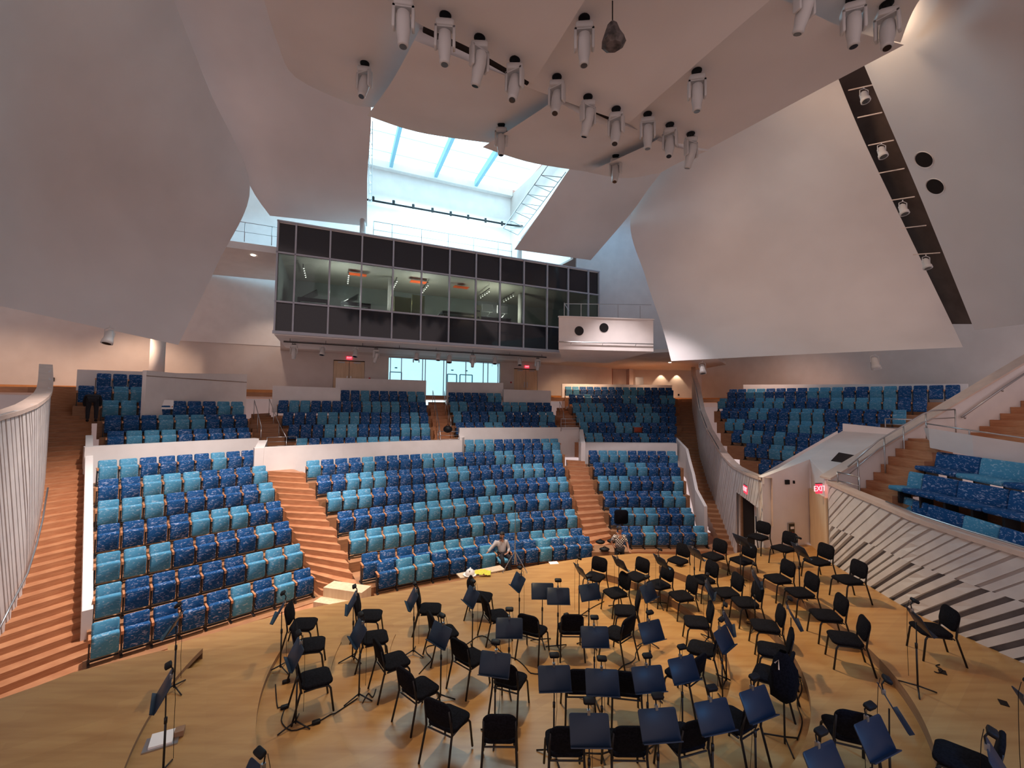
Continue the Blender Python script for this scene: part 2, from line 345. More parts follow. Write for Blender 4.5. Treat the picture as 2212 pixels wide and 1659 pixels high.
# ---------------------------------------------------------------- seating rows
ROWS = {
'A': [((198.1,1349.4),(676.1,1225.4),'LDDDDLDLD'),((207.2,1268.8),(653.4,1173.7),'LDDDDDLLL'),((208.6,1199.4),(629.1,1124.9),'LLLDDDDLD'),
 ((210.4,1136.8),(611,1081.5),'DDDDLLLDD'),((211.5,1083.7),(593.7,1041.7),'LLLDDDDDL'),((212.2,1037.4),(578.5,1005.6),'DDLLLDDDL'),((212.2,995.8),(553.2,972.3),'LLDDDDLDD')],
'B': [((814.9,1218),(1277.6,1159.8),'DLLDDDLLDDLDDD'),((781.7,1198.8),(1261.3,1141.7),'DDDDLLLDDDDLLLD'),((754.8,1150),(1245,1100.7),'LLLLDDDDLDDLDDDDL'),
 ((729.8,1107),(1234.2,1063.8),'DDDDDLLLLDLLLDDLDD'),((706.8,1064.7),(1226.6,1030.2),'LLLDDDDLLDDDLDDDDDLL'),((684.7,1028.9),(1219,1000.3),'DDLLLDDDDDLLDDDDLLLDD'),
 ((662.4,996),(1213.6,972),'LDDDLDDDDLLLDDDDLLDDDDL'),((1004.2,950.4),(1208.2,947.8),'LLLDDDDDLL')],
'C': [((1333.1,1137.8),(1525.2,1137),'DDLDDDL'),((1316.8,1097.9),(1496.7,1097.9),'DLLLDDL'),((1303.3,1061.3),(1478.8,1061.7),'DDDDDLL'),
 ((1291.6,1028.7),(1473.9,1029.2),'LLLDDDDL'),((1281.5,999.4),(1467.4,1000.7),'DDDLLDDD'),((1272,973.4),(1462.5,975),'DLLLDDDDL')],
'UA':[((232.1,933.3),(542.1,922.9),'DLLLDDDDD'),((225.8,900.1),(535.9,893.5),'DDDLLLDDD'),((221.3,866.9),(528.8,866.5),'LLDDDDDLL'),((169.4,832.7),(350.4,838.4),'DDLLD'),((209.3,806),(311.8,811),'DDD')],
'UB':[((640.5,950.1),(932.5,939.3),'LDDDDLLLLDDD'),((624.2,920.3),(929.8,913),'DDDLLLDDDDLLL'),((611.9,892.3),(926.5,889.6),'DDDLLLLDDDDDLD'),((602,867),(922.6,867),'DLLDDDDDLLLLDDD'),((736.3,844.4),(919,845.3),'DDLDDDDLL')],
'UC':[((984.1,912.8),(1201.6,912.1),'DDDLLDDDDLD'),((978.5,889.1),(1197.7,889.4),'LDDDLLDDDDLL'),((971.9,868.2),(1190.9,869.8),'LLDDDDLLLDDD'),((969,848),(1083.8,849.5),'DDDDDLL')],
'UD':[((1263.6,935.4),(1459.8,936.8),'LLDDDDLDDD'),((1251.7,912.3),(1460.5,913.4),'LDDDLLLDDDD'),((1244,889.9),(1459.8,892.7),'LLLLLDDLLLDD'),((1236.3,870.3),(1458.4,873),'LLLLDDDDLLDDD'),((1229.2,852.7),(1457,854),'DDLDDDDLLDDDLL'),((1220.8,835.2),(1453.5,837.8),'LLDDDDDDLLLDDDD')],
'UE':[((1642.9,991.7),(1696,997),'DD'),((1612,955.5),(1751.4,969),'DDLLD'),((1584,926.6),(1808.3,942),'DLLDLDDDL'),((1569.6,899.5),(1905,922),'LLDDDDLLLDDDD'),((1560.6,876.9),(1961.6,891),'DDDLLDDLLLDDDDDL'),((1554.2,857),(2006.6,864),'LDDDLLLDDDDLLLLLDD'),((1575,838),(2078.8,836),'DDLLDDDDLLLDDLLDDDD')],
}
MIDS = {('B', 0): (1036.8, 1181.4, 6/14), ('B', 1): (1027, 1161.3, 7/15), ('B', 2): (1015.7, 1117.4, 8/17), ('B', 3): (1006.4, 1076.7, 9/18), ('B', 4): (997, 1040.8, 10/20), ('B', 5): (1013.6, 1007.2, 12/21), ('B', 6): (981, 978, 12/23)}
ZT = {'A': [-5.38, -4.86, -4.33, -3.79, -3.25, -2.70, -2.17], 'B': [-5.15, -4.95, -4.62, -4.15, -3.66, -3.10, -2.6, -2.0], 'C': [-5.25, -4.72, -4.17, -3.66, -3.1, -2.58]}
UPP = {'UA': (45, 23.3, .9), 'UB': (22.5, 23.4, 1.1), 'UC': (17, 25.3, 1.1), 'UD': (2, 25.5, 1.27), 'UE': (-50, 23.1, 1.2)}
BLOCK = {'A': 'left lower block', 'B': 'centre lower block', 'C': 'right lower block', 'UA': 'far left upper block', 'UB': 'upper block behind the white parapet left of the middle steps',
         'UC': 'narrow upper block in front of the glass doors', 'UD': 'upper block under the white speaker balcony', 'UE': 'side block beyond the fluted wall'}
BSHORT = {'A': 'left lower block', 'B': 'centre lower block', 'C': 'right lower block', 'UA': 'far left upper block', 'UB': 'upper left-centre block', 'UC': 'upper right-centre block', 'UD': 'upper right block', 'UE': 'right side block'}
SEAT_H = 0.87
rowinfo = {}                       # (block,k) -> (points L->R on plan, ztread)
seats = []
for b, rows in ROWS.items():
    for k, (l, r, pat) in enumerate(rows):
        n = len(pat)
        if b in ZT:
            zt = CAMZ+ZT[b][k]; A = PZ(*l, zt); C = PZ(*r, zt)
            if (b, k) in MIDS:
                mx, my, t = MIDS[(b, k)]; Bm = PZ(mx, my, zt)
            else: Bm = (A+C)/2; t = .5
        else:
            ang, d0, dd = UPP[b]; th = math.radians(ang); nn = Vector((-math.sin(th), math.cos(th)))
            dist = d0+dd*k; ps = []
            for p in (l, r):
                d = ray(*p); q = d*(dist/(d.x*nn.x+d.y*nn.y)); ps.append(q)
            zt = CAMZ+(ps[0].z+ps[1].z)/2
            A = V(ps[0].x, ps[0].y, zt); C = V(ps[1].x, ps[1].y, zt); Bm = (A+C)/2; t = .5
        def f(s, A=A, B=Bm, C=C, t=t):
            return A*((s-t)*(s-1)/(t)) + B*(s*(s-1)/(t*(t-1))) + C*(s*(s-t)/(1-t))
        zf = zt-SEAT_H
        pts = [f(s) for s in [i/8 for i in range(9)]]
        rowinfo[(b, k)] = ([V(p.x, p.y) for p in pts], zf)
        for i in range(n):
            s0 = i/n; s1 = (i+.88)/n; c = (f(s0)+f(s1))/2; tg = f(s1)-f(s0); L = math.hypot(tg.x, tg.y)
            seats.append(dict(b=b, k=k, i=i, n=n, c=V(c.x, c.y, zf), rz=math.atan2(tg.y, tg.x), col=pat[i], wid=L))
def offs(pts, d):                    # offset a plan polyline towards the stage by d
    out = []
    for i, p in enumerate(pts):
        a = pts[max(0, i-1)]; c = pts[min(len(pts)-1, i+1)]; t = (c-a).normalized(); nrm = V(t.y, -t.x); out.append(p+nrm*d)
    return out
def ext(pts, e0, e1):
    a = (pts[0]-pts[1]).normalized(); c = (pts[-1]-pts[-2]).normalized()
    return [pts[0]+a*e0]+pts[1:-1]+[pts[-1]+c*e1]
tiers = {}
for b in ROWS:
    nk = len(ROWS[b])
    for k in range(nk):
        pts, zf = rowinfo[(b, k)]
        e = 0.12
        front = offs(ext(pts, e, e), 0.58); 
        if b == 'UE' and k >= 1: front = offs(ext(pts, e, 0.5), .58)
        back = offs(ext(pts, e, e), -0.95)
        zb = zf-0.75
        poly = [(p.x, p.y) for p in front]+[(p.x, p.y) for p in reversed(back)]
        mb = MB(); mb.prism(poly, zb, zf)
        struct(mb.build('floor', M['tierwood']), 'oak seating tier')
        tiers[(b, k)] = (front, back, zf)
# seat prototypes -------------------------------------------------------------------
def seat_meshes(col):
    out = {}; fab = M['fab'+col]
    T = Matrix.Rotation(math.radians(-10), 3, 'X')
    m = MB(); m.rbox((0, .02, .65), (.50, .10, .46), .05, 3, T); out['backrest'] = m.mesh('backrest_'+col, fab, True)
    T2 = Matrix.Rotation(math.radians(6), 3, 'X')
    m = MB(); m.rbox((0, -.22, .415), (.49, .15, .52), .045, 3, T2); out['seat_cushion'] = m.mesh('seat_cushion_'+col, fab, True)
    return out
SM = {'D': seat_meshes('D'), 'L': seat_meshes('L')}
m = MB(); m.box((-.275, -.14, .62), (.05, .34, .035)); m.box((-.275, -.29, .595), (.05, .05, .08)); SM['arm'] = m.mesh('armrest', M['armwood'])
m = MB(); m.box((.275, -.14, .62), (.05, .34, .035)); m.box((.275, -.29, .595), (.05, .05, .08)); SM['armr'] = m.mesh('armrest_end', M['armwood'])
def frame_mesh(sx):
    m = MB(); m.box((sx*.275, -.12, .31), (.028, .20, .60)); m.box((sx*.275, -.12, .02), (.05, .38, .04)); return m.mesh('side_frame', M['seatframe'])
SM['fr'] = frame_mesh(-1); SM['frr'] = frame_mesh(1)
m = MB(); m.tube([(-.245, -.25, .33), (-.21, -.25, .33)], .018, 8); m.tube([(.21, -.25, .33), (.245, -.25, .33)], .018, 8); m.tube([(-.25, -.2, .33), (.25, -.2, .33)], .010, 6); SM['hinge'] = m.mesh('hinge', M['hinge'])
m = MB(); m.box((0, -.13, .14), (.5, .03, .03)); m.box((0, -.13, .06), (.5, .03, .03)); SM['rail'] = m.mesh('foot_rail', M['seatframe'])
def child(name, me, par):
    o = bpy.data.objects.new(name, me); COL.objects.link(o); o.parent = par; return o
for s in seats:
    p = s['c']+V(0, 0, .8); s['d'] = (p-CAM).length
seats.sort(key=lambda s: s['d'])
mat_idx = [M['fabD'], M['fabL'], M['armwood'], M['seatframe'], M['hinge']]
far = {}
SKIP = {('B', 0, 7), ('UA', 2, 3)}
for q, s in enumerate(seats):
    key = (s['b'], s['k'], s['i'])
    if q < 300:
        fl = s['i'] == s['n']-1
        who = ('dark blue' if s['col'] == 'D' else 'light teal')
        pos = ORD[s['i']+1]+' from left' if s['i'] else 'first on left'
        if fl: pos = 'last on right'
        r = empty('folding_theatre_seat', s['c'], s['rz'])
        tag(r, '%s flecked folding seat, %s, %s row of %s' % (who, pos, ORD[s['k']+1], BSHORT[s['b']]), 'theatre seat', 'folding seats in the '+BSHORT[s['b']])
        sx = min(1.15, max(.9, s['wid']/.5)); r.scale = (sx, 1, 1)
        child('backrest', SM[s['col']]['backrest'], r)
        cu = child('seat_cushion', SM[s['col']]['seat_cushion'], r)
        if key == ('B', 0, 7):
            cu.data = MB().rbox((0, -.28, .42), (.49, .46, .13), .04, 3).mesh('seat_cushion_down', M['fabL'], True)
        child('armrest', SM['arm'], r); child('side_frame', SM['fr'], r); child('hinge', SM['hinge'], r)
        child('foot_rail', SM['rail'], r)
        if fl: child('armrest', SM['armr'], r); child('side_frame', SM['frr'], r)
    else:
        far.setdefault('x', []).append(s)
mb = MB()
for s in far['x']:
    R = Matrix.Translation(s['c']) @ Matrix.Rotation(s['rz'], 4, 'Z') @ Matrix.Diagonal((min(1.15, max(.9, s['wid']/.5)), 1, 1, 1))
    ci = 0 if s['col'] == 'D' else 1
    for me, mi in ((SM[s['col']]['backrest'], ci), (SM[s['col']]['seat_cushion'], ci), (SM['arm'], 2), (SM['fr'], 3), (SM['hinge'], 4)):
        mb.cm = mi; mb.add([R @ v.co for v in me.vertices], [tuple(p.vertices) for p in me.polygons])
tag(mb.build('folding_theatre_seat', mat_idx), 'distant blue and teal folding seats in the upper and side blocks', 'theatre seats', None, 'stuff')
# ---------------------------------------------------------------- aisle stairs between the blocks
def aisle(name, label, pairs, zs, nst=3, mt='stairwood', last=1.0):
    """pairs: list of (L,R) plan points at each tread's front edge, zs heights"""
    mb = MB()
    for k in range(len(pairs)-1):
        (l0, r0), (l1, r1) = pairs[k], pairs[k+1]; dz = zs[k+1]-zs[k]
        cuts = [0]+[(.40+.60*(j-1)/(nst-1)) for j in range(1, nst)]+[1.0] if nst > 1 else [0, 1]
        for j in range(nst):
            a, b = cuts[j], cuts[j+1]; z = zs[k]+dz*j/nst
            q = [l0.lerp(l1, a), r0.lerp(r1, a), r0.lerp(r1, min(1.0, b+.02)), l0.lerp(l1, min(1, b+.02))]
            nar = .0 if j == 0 else .06
            if nar: q = [q[0].lerp(q[1], nar), q[0].lerp(q[1], 1-nar), q[3].lerp(q[2], 1-nar), q[3].lerp(q[2], nar)]
            mb.prism([(p.x, p.y) for p in q], min(z-.9, z-.3), z)
    o = fixn(mb.build(name, M[mt])); tag(o, label, 'stairs'); return o
def fr(b, k, end):
    f, bk, z = tiers[(b, k)]
    return (f[0] if end == 'L' else f[-1]), z
# between left and centre blocks: heights follow the left block's rows
prs, zs = [], []
for k in range(7):
    a, z = fr('A', k, 'R'); c, _ = fr('B', min(k+0, 7) if k else 0, 'L')
    kb = k if k < 7 else 6
    c, _ = fr('B', kb, 'L')
    prs.append((a, c)); zs.append(z)
d = (prs[-1][0]-prs[-2][0]); d2 = prs[-1][1]-prs[-2][1]; prs.append((prs[-1][0]+d, prs[-1][1]+d2)); zs.append(zs[-1]+.0)
aisle('aisle_stair', 'wooden aisle steps between the left and centre lower blocks', prs, zs)
# two pale box steps at its foot
for k, (dz, off, w_) in enumerate(((.42, .0, 1.25), (.21, .45, 1.35))):
    pass
sb = MB(); c0 = (prs[0][0]+prs[0][1])/2; tg = (prs[0][1]-prs[0][0]).normalized(); nn = V(tg.y, -tg.x)
a0 = math.atan2(tg.y, tg.x)
sb.box((c0.x+nn.x*.12, c0.y+nn.y*.12, -.67), (1.35, .5, .56), a0); sb.box((c0.x+nn.x*.55, c0.y+nn.y*.55, -.81), (1.45, .36, .28), a0)
tag(sb.build('box_steps', M['palewood']), 'pair of pale loose wooden box steps at the foot of the left aisle', 'steps')
# between centre and right lower blocks
prs, zs = [], []
for kb, kc in ((1, 0), (2, 1), (3, 2), (4, 3), (5, 4), (6, 5)):
    a, z1 = fr('B', kb, 'R'); c, z2 = fr('C', kc, 'L'); prs.append((a, c)); zs.append((z1+z2)/2)
d = V(0, 1.1); prs.append((prs[-1][0]+d, prs[-1][1]+d)); zs.append(zs[-1]+.35)
aisle('aisle_stair', 'wooden aisle steps between the centre and right lower blocks', prs, zs)
c0 = (prs[0][0]+prs[0][1])/2
tag(MB().box((c0.x, c0.y-.5, -.62), (1.5, .8, .66), 0.05).build('step_box', M['riser']), 'brown pit box at the foot of the right centre steps', 'step')
# upper aisles
def upper(name, label, b1, e1, b2, e2, ks):
    prs, zs = [], []
    for k1, k2 in ks:
        a, z1 = fr(b1, k1, e1); c, z2 = fr(b2, k2, e2); prs.append((a, c)); zs.append((z1+z2)/2)
    d = (prs[-1][0]-prs[-2][0]); e = prs[-1][1]-prs[-2][1]; prs.append((prs[-1][0]+d, prs[-1][1]+e)); zs.append(zs[-1]+.3)
    return aisle(name, label, prs, zs, mt='tierwood' if 'far' in label else 'stairwood')
upper('aisle_stair', 'upper wooden steps between the far left upper block and the next', 'UA', 'R', 'UB', 'L', [(0, 0), (1, 1), (2, 2), (2, 3)][:3]+[(2, 3)])
upper('aisle_stair', 'upper wooden steps leading up to the glass entrance doors', 'UB', 'R', 'UC', 'L', [(0, 0), (1, 0), (2, 1), (3, 2), (4, 3)])
upper('aisle_stair', 'upper wooden steps between the narrow block and the right upper block', 'UC', 'R', 'UD', 'L', [(0, 0), (1, 1), (2, 2), (2, 3), (2, 4)])
# ---------------------------------------------------------------- concourse floor and its oak skirting
FZ = CAMZ+0.55
def bp(px, line):                      # bearing of a pixel column met with a plan line (x0,y0,slope)
    bx = ray(px, 860); t = bx.x/bx.y; x0, y0, s = line
    Y = (y0-s*x0)/(1-s*t); return V(t*Y, Y)
WL = (-11.27, 28.5, math.tan(math.radians(23)))        # rear wall line of the left and centre concourse
def pol(*p): return [(q.x, q.y) if hasattr(q, 'x') else q for q in p]
cf = MB(); 
cf.prism([(-34, 18), (-21.5, 18.5), (-16.5, 23.4), (-13.2, 26.2), (-9.8, 28.0), (-4.8, 29.4), (.4, 30.6), (3.8, 31.5), (12.6, 33.2), (15.5, 30.5), (23, 21.6), (30, 20), (30, 42), (-34, 42)], FZ-.25, FZ)
struct(cf.build('floor', M['tierwood']), 'oak concourse floor behind the seating')
def wallp(name, a, c, z0, z1, th=.2, mt='wallpaint', label=None, holes=None):
    """wall between plan points a and c; thickness away from camera; holes=[(u0,u1,z0,z1)] in metres along a->c"""
    a = V(a[0], a[1]); c = V(c[0], c[1]); L = (c-a).length; t = (c-a)/L; n = V(-t.y, t.x)
    if n.dot(a) < 0: n = -n
    def pt(u, w_, z): p = a+t*u+n*w_; return V(p.x, p.y, z)
    mb = MB(); us = sorted({0, L} | {h[0] for h in holes or []} | {h[1] for h in holes or []})
    for i in range(len(us)-1):
        u0, u1 = us[i], us[i+1]; seg = [(z0, z1)]
        for h in holes or []:
            if h[0] <= u0+1e-6 and h[1] >= u1-1e-6:
                seg = [x for s_ in seg for x in ((s_[0], h[2]), (h[3], s_[1])) if x[1]-x[0] > .01]
        for (q0, q1) in seg:
            mb.hexa([pt(u0, 0, q0), pt(u1, 0, q0), pt(u1, th, q0), pt(u0, th, q0), pt(u0, 0, q1), pt(u1, 0, q1), pt(u1, th, q1), pt(u0, th, q1)])
    o = fixn(mb.build(name, M[mt])); struct(o, label); return o, a, t, n
# rear wall (left + centre) with the glazed entrance
wa = bp(-60, WL); wb = bp(1322, WL); Lw = (wb-wa).length
def U(px): return (bp(px, WL)-wa).length
TOPW = CAMZ+9.0
o, wa_, wt, wn = wallp('wall_rear', wa, wb, FZ-.3, CAMZ+3.3+.3, .25, holes=[(U(718), U(786), FZ, FZ+2.35), (U(838), U(1080), FZ, FZ+2.75), (U(1110), U(1161), FZ, FZ+2.35)])
wl2 = bp(596, WL)
wallp('wall_rear_upper', wa, wl2, CAMZ+3.6, TOPW-.6, .25)
def onwall(px, z, off=0.0): p = bp(px, WL)-wn*off; return V(p.x, p.y, z)
tz = math.atan2(wt.y, wt.x)
bb = MB()
for (p0, p1) in ((-60, 718), (786, 838), (1080, 1110), (1161, 1320)):
    a, c = bp(p0, WL), bp(p1, WL); mid = (a+c)/2-wn*.02; bb.box((mid.x, mid.y, FZ+.11), ((c-a).length, .03, .22), tz)
struct(bb.build('baseboard_rear', M['orangewood']))
dn = 0
for (p0, p1, wh) in ((718, 786, 'left'), (1110, 1161, 'right')):
    dn += 1
    a, c = bp(p0, WL), bp(p1, WL); W = (c-a).length; rt = empty('door_%d' % dn, V((a.x+c.x)/2, (a.y+c.y)/2, FZ), tz); struct(rt, 'pale birch double door, %s of the glass entrance' % wh)
    for sx in (-1, 1):
        lf = MB().box((sx*W/4, .06, 1.15), (W/2-.03, .05, 2.28)).build('door_leaf', M['palewood'], rt)
        MB().box((sx*.12, .02, 1.05), (.06, .03, .45)).build('push_plate', M['metal'], lf)
        MB().box((sx*(W/4), .0, 2.2), (.45, .06, .08)).build('door_closer', M['metal'], lf)
    MB().box((0, .07, 1.17), (.03, .05, 2.3)).build('centre_seam', M['seatframe'], rt)
    MB().box((0, .3, 1.17), (W+.3, .06, 2.6)).build('door_leak_block', M['dark'], rt)  # added dark box, stops daylight leaking around the door leaves
# glazed entrance
a, c = bp(838, WL), bp(1080, WL); W = (c-a).length; we = empty('window_1', V((a.x+c.x)/2, (a.y+c.y)/2, FZ), tz); struct(we, 'glazed entrance screen with bright daylight behind')
MB().box((0, .1, 1.37), (W, .02, 2.7)).build('glass_pane', M['clear'], we)
fr_ = MB()
for px in (842, 866, 912, 918, 958, 964, 1006, 1044, 1054, 1076):
    u = (bp(px, WL)-(a+c)/2).dot(wt); fr_.box((u, .1, 1.37), (.05, .09, 2.72))
fr_.box((0, .1, 2.72), (W, .09, .05)); fr_.box((0, .1, .03), (W, .09, .06))
for px, w_ in ((868, .5), (882, .4), (1020, .4)): pass
fr_.build('window_frame', M['alu'], we)
mb = MB(); mb.box((0, 4.2, 1.6), (W+8, .1, 5)); o = mb.build('atrium_daylight_wall', M['winglow'], we)
mb = MB()
for px, x_ in ((850, .9), (880, .9), (1000, .8), (1030, 1.1)):
    u = (bp(px, WL)-(a+c)/2).dot(wt)*1.12; mb.box((u-x_/2, 3.9, .95), (.08, .1, 2.0)); mb.box((u+x_/2, 3.9, .95), (.08, .1, 2.0)); mb.box((u, 3.9, 1.95), (x_, .1, .08)); mb.box((u, 3.85, 2.3), (.2, .1, .1))
mb.build('atrium_mullions', mat('atrium_mullion_blue', (.25, .6, .72), .5), we)
# right concourse walls
P1 = bp(1322, WL); 
WR = (P1.x+.4, P1.y+1.6, .02)
q0 = bp(1322, WR); q1 = bp(1400, WR)
wallp('wall_alcove', (P1.x, P1.y), (q0.x+.05, q0.y), FZ-.3, CAMZ+3.6, .2, mt='redwood')
wallp('wall_rear_right', (q0.x-.3, q0.y), (bp(1500, WR).x+1.5, bp(1500, WR).y), FZ-.3, CAMZ+3.9, .25, label='warm lit wall beyond the right upper block')
pe = MB(); e0 = bp(1357, WR); pe.box((e0.x, e0.y-.5, FZ+1.5), (.35, 1.0, 3.0)); struct(pe.build('trim_1', M['wallpaint']))
dd = MB(); e1 = bp(1381, WR); rt = empty('door_3', V(e1.x, e1.y-.03, FZ), 0); struct(rt, 'grey service door between the rear columns')
MB().box((0, 0, 1.05), (.75, .05, 2.1)).build('door_leaf', M['metal'], rt)
# side wall behind the right side block
ue0 = V(13.7, 34.0); ue1 = V(25.2, 20.2)
wr0 = V(bp(1500, WR).x+.6, bp(1500, WR).y)
wallp('wall_side_right', (wr0.x, wr0.y+.2), (ue1.x, ue1.y), FZ-.6, CAMZ+6.5, .25, label='long pale wall behind the right side block')
wallp('wall_side_right_far', (ue1.x, ue1.y), (27.5, 8.0), FZ-.6, CAMZ+8, .25)
tt = (ue1-wr0).normalized(); bb = MB(); mid = (wr0+wr0+tt*10)/2+V(-tt.y, tt.x)*-.03; bb.box((mid.x, mid.y+.1, FZ+.11), (10, .04, .22), math.atan2(tt.y, tt.x)); struct(bb.build('baseboard_right', M['orangewood']))
bb = MB(); mid = bp(1440, WR); bb.box((mid.x, mid.y-.03, FZ+.11), (6, .04, .22), 0.02); struct(bb.build('baseboard_right_rear', M['orangewood']))
# left far wall
wallp('wall_side_left', (wa.x, wa.y), (-30, 6), FZ-2, CAMZ+9, .25)
# ---------------------------------------------------------------- white parapets
def slab(name, pts, zb, zt, th=.3, mt='white', kind='structure', label=None):
    """pts plan points left->right; wall of constant thickness behind them; zb/zt heights (lists or numbers)"""
    n = len(pts); zb = zb if isinstance(zb, (list, tuple)) else [zb]*n; zt = zt if isinstance(zt, (list, tuple)) else [zt]*n
    pts = [V(p[0], p[1]) for p in pts]; bk = offs(pts, -th); mb = MB()
    for i in range(n-1):
        mb.hexa([V(*pts[i], zb[i]), V(*pts[i+1], zb[i+1]), V(*bk[i+1], zb[i+1]), V(*bk[i], zb[i]), V(*pts[i], zt[i]), V(*pts[i+1], zt[i+1]), V(*bk[i+1], zt[i+1]), V(*bk[i], zt[i])])
    o = mb.build(name, M[mt])
    if kind == 'structure': struct(o, label)
    return o
def pp(px, py, Y): p = PY(px, py, Y); return p
trim = [1]
def nexttrim(): trim[0] += 1; return 'trim_%d' % trim[0]
# behind the left lower block
fA = offs(ext(rowinfo[('A', 6)][0], .3, .35), -.75); zA = rowinfo[('A', 6)][1]
slab(nexttrim(), fA, zA-.3, CAMZ-1.72, .55, label='white parapet behind the left lower block')
fB = offs(ext(rowinfo[('B', 6)][0], 1.9, .0), -.95); zB = rowinfo[('B', 6)][1]
i8 = rowinfo[('B', 7)][0][0]
cut = [p for p in fB if p.x < -2.9]; cut.append(V(-2.75, cut[-1].y+(-2.75-cut[-1].x)*.44))
slab(nexttrim(), cut, zB-.3, CAMZ-2.02, .45, label='white parapet behind the left part of the centre block')
slab(nexttrim(), [V(-2.75, cut[-1].y), V(-2.55, cut[-1].y+1.9)], zB-.3, CAMZ-1.9, .25)
f8 = offs(ext(rowinfo[('B', 7)][0], .2, 1.6), -.75)
slab(nexttrim(), f8, rowinfo[('B', 7)][1]-.3, CAMZ-1.38, .4, label='white parapet behind the short top row of the centre block')
fC = offs(ext(rowinfo[('C', 5)][0], .35, .35), -.8)
slab(nexttrim(), fC, rowinfo[('C', 5)][1]-.3, CAMZ-2.2, .5, label='white parapet behind the right lower block')
slab(nexttrim(), [V(f8[-1].x+.0, f8[-1].y-.0), V(fC[0].x, fC[0].y-.3)], rowinfo[('B', 7)][1]-1, [CAMZ-1.5, CAMZ-2.2], .25)
slab(nexttrim(), [V(fA[-1].x, fA[-1].y), V(cut[0].x, cut[0].y)], zA-.6, [CAMZ-1.8, CAMZ-2.02], .35)
# partitions flanking the outer aisles
def ramp_slab(name, pts, th=.16, mt='white', label=None):  # pts = [(x,y,zbottom,ztop)]
    mb = MB()
    for i in range(len(pts)-1):
        (x0, y0, b0, t0), (x1, y1, b1, t1) = pts[i], pts[i+1]; d = V(x1-x0, y1-y0).normalized(); n = V(-d.y, d.x)*th/2
        mb.hexa([V(x0-n.x, y0-n.y, b0), V(x0+n.x, y0+n.y, b0), V(x1+n.x, y1+n.y, b1), V(x1-n.x, y1-n.y, b1), V(x0-n.x, y0-n.y, t0), V(x0+n.x, y0+n.y, t0), V(x1+n.x, y1+n.y, t1), V(x1-n.x, y1-n.y, t1)])
    o = fixn(mb.build(name, M[mt])); struct(o, label); return o
def aisle_h(s):  # tread height (relative to camera) along the left radial aisle
    return -6.25+.47*(s-14.3) if s < 21.5 else (-2.87+.6*(s-21.5)*.9 if s < 27.9 else .55)
r2 = math.sqrt(2)
def sn(s, n): return ((-s+n)/r2, (s+n)/r2)
pts = []
p0 = PZ(184, 1408, -.95); p1 = PY(193, 940, 16.3); ztn = PY(184, 1318, p0.y).z
for t in (0, .33, .66, 1): pts.append((p0.x+(p1.x-p0.x)*t, p0.y+(p1.y-p0.y)*t, -1.2+3.0*t, ztn+(p1.z-ztn)*t))
def nrow(s): t = (s*.7-p0.y)/(p1.y-p0.y); x = p0.x+(p1.x-p0.x)*t; y = p0.y+(p1.y-p0.y)*t; return (x+y)/r2
ramp_slab(nexttrim(), pts, .2, label='white partition beside the left outer aisle')
# left outer aisle stair
lb = []
for px_, py__ in ((-60, 1520), (0, 1392), (25, 1350), (50, 1290), (75, 1200), (92, 1100), (100, 1020), (103, 960), (103, 900)):
    lo, hi = 5.0, 26.0
    for _ in range(50):
        m_ = (lo+hi)/2; p = PY(px_, py__, m_); s_ = (-p.x+p.y)/r2
        if p.z-CAMZ > aisle_h(s_): lo = m_
        else: hi = m_
    lb.append(((-p.x+p.y)/r2, (p.x+p.y)/r2))
lb.append((29, lb[-1][1]))
def lbn(s):
    for (s0, n0), (s1, n1) in zip(lb, lb[1:]):
        if s0 <= s <= s1: return n0+(n1-n0)*(s-s0)/(s1-s0)
    return lb[0][1] if s < lb[0][0] else lb[-1][1]
mb = MB(); s = 13.6; nst = 0
while s < 28.2:
    ds = .33 if s < 21.5 else .29; h0 = CAMZ+aisle_h(s+ds)
    sk = .42
    nr = nrow(s+.28)+.08
    a, b_, c_, d_ = sn(s-.35, lbn(s)-.25), sn(s+.28, nr), sn(s+ds+.32, nr), sn(s+ds-.31, lbn(s+ds)-.25)
    mb.prism([a, b_, c_, d_], h0-.5, h0); s += ds
tag(fixn(mb.build('aisle_stair', M['stairwood'])), 'long wooden outer aisle stair beside the left fluted wall', 'stairs')
# ---------------------------------------------------------------- fluted walls
def rim(name, plan, ztop, wd, mt='rim', flip=1, hgt=.10, over=.04):
    P = [V(*p) for p in plan]; mb = MB(); inn = offs(P, over*flip); out = offs(P, -wd*flip)
    G = [[V(*inn[i], ztop[i]-hgt), V(*inn[i], ztop[i]), V(*out[i], ztop[i]), V(*out[i], ztop[i]-1.6)] for i in range(len(P))]
    mb.grid(G); return struct(mb.build(name, M[mt], smooth=False))
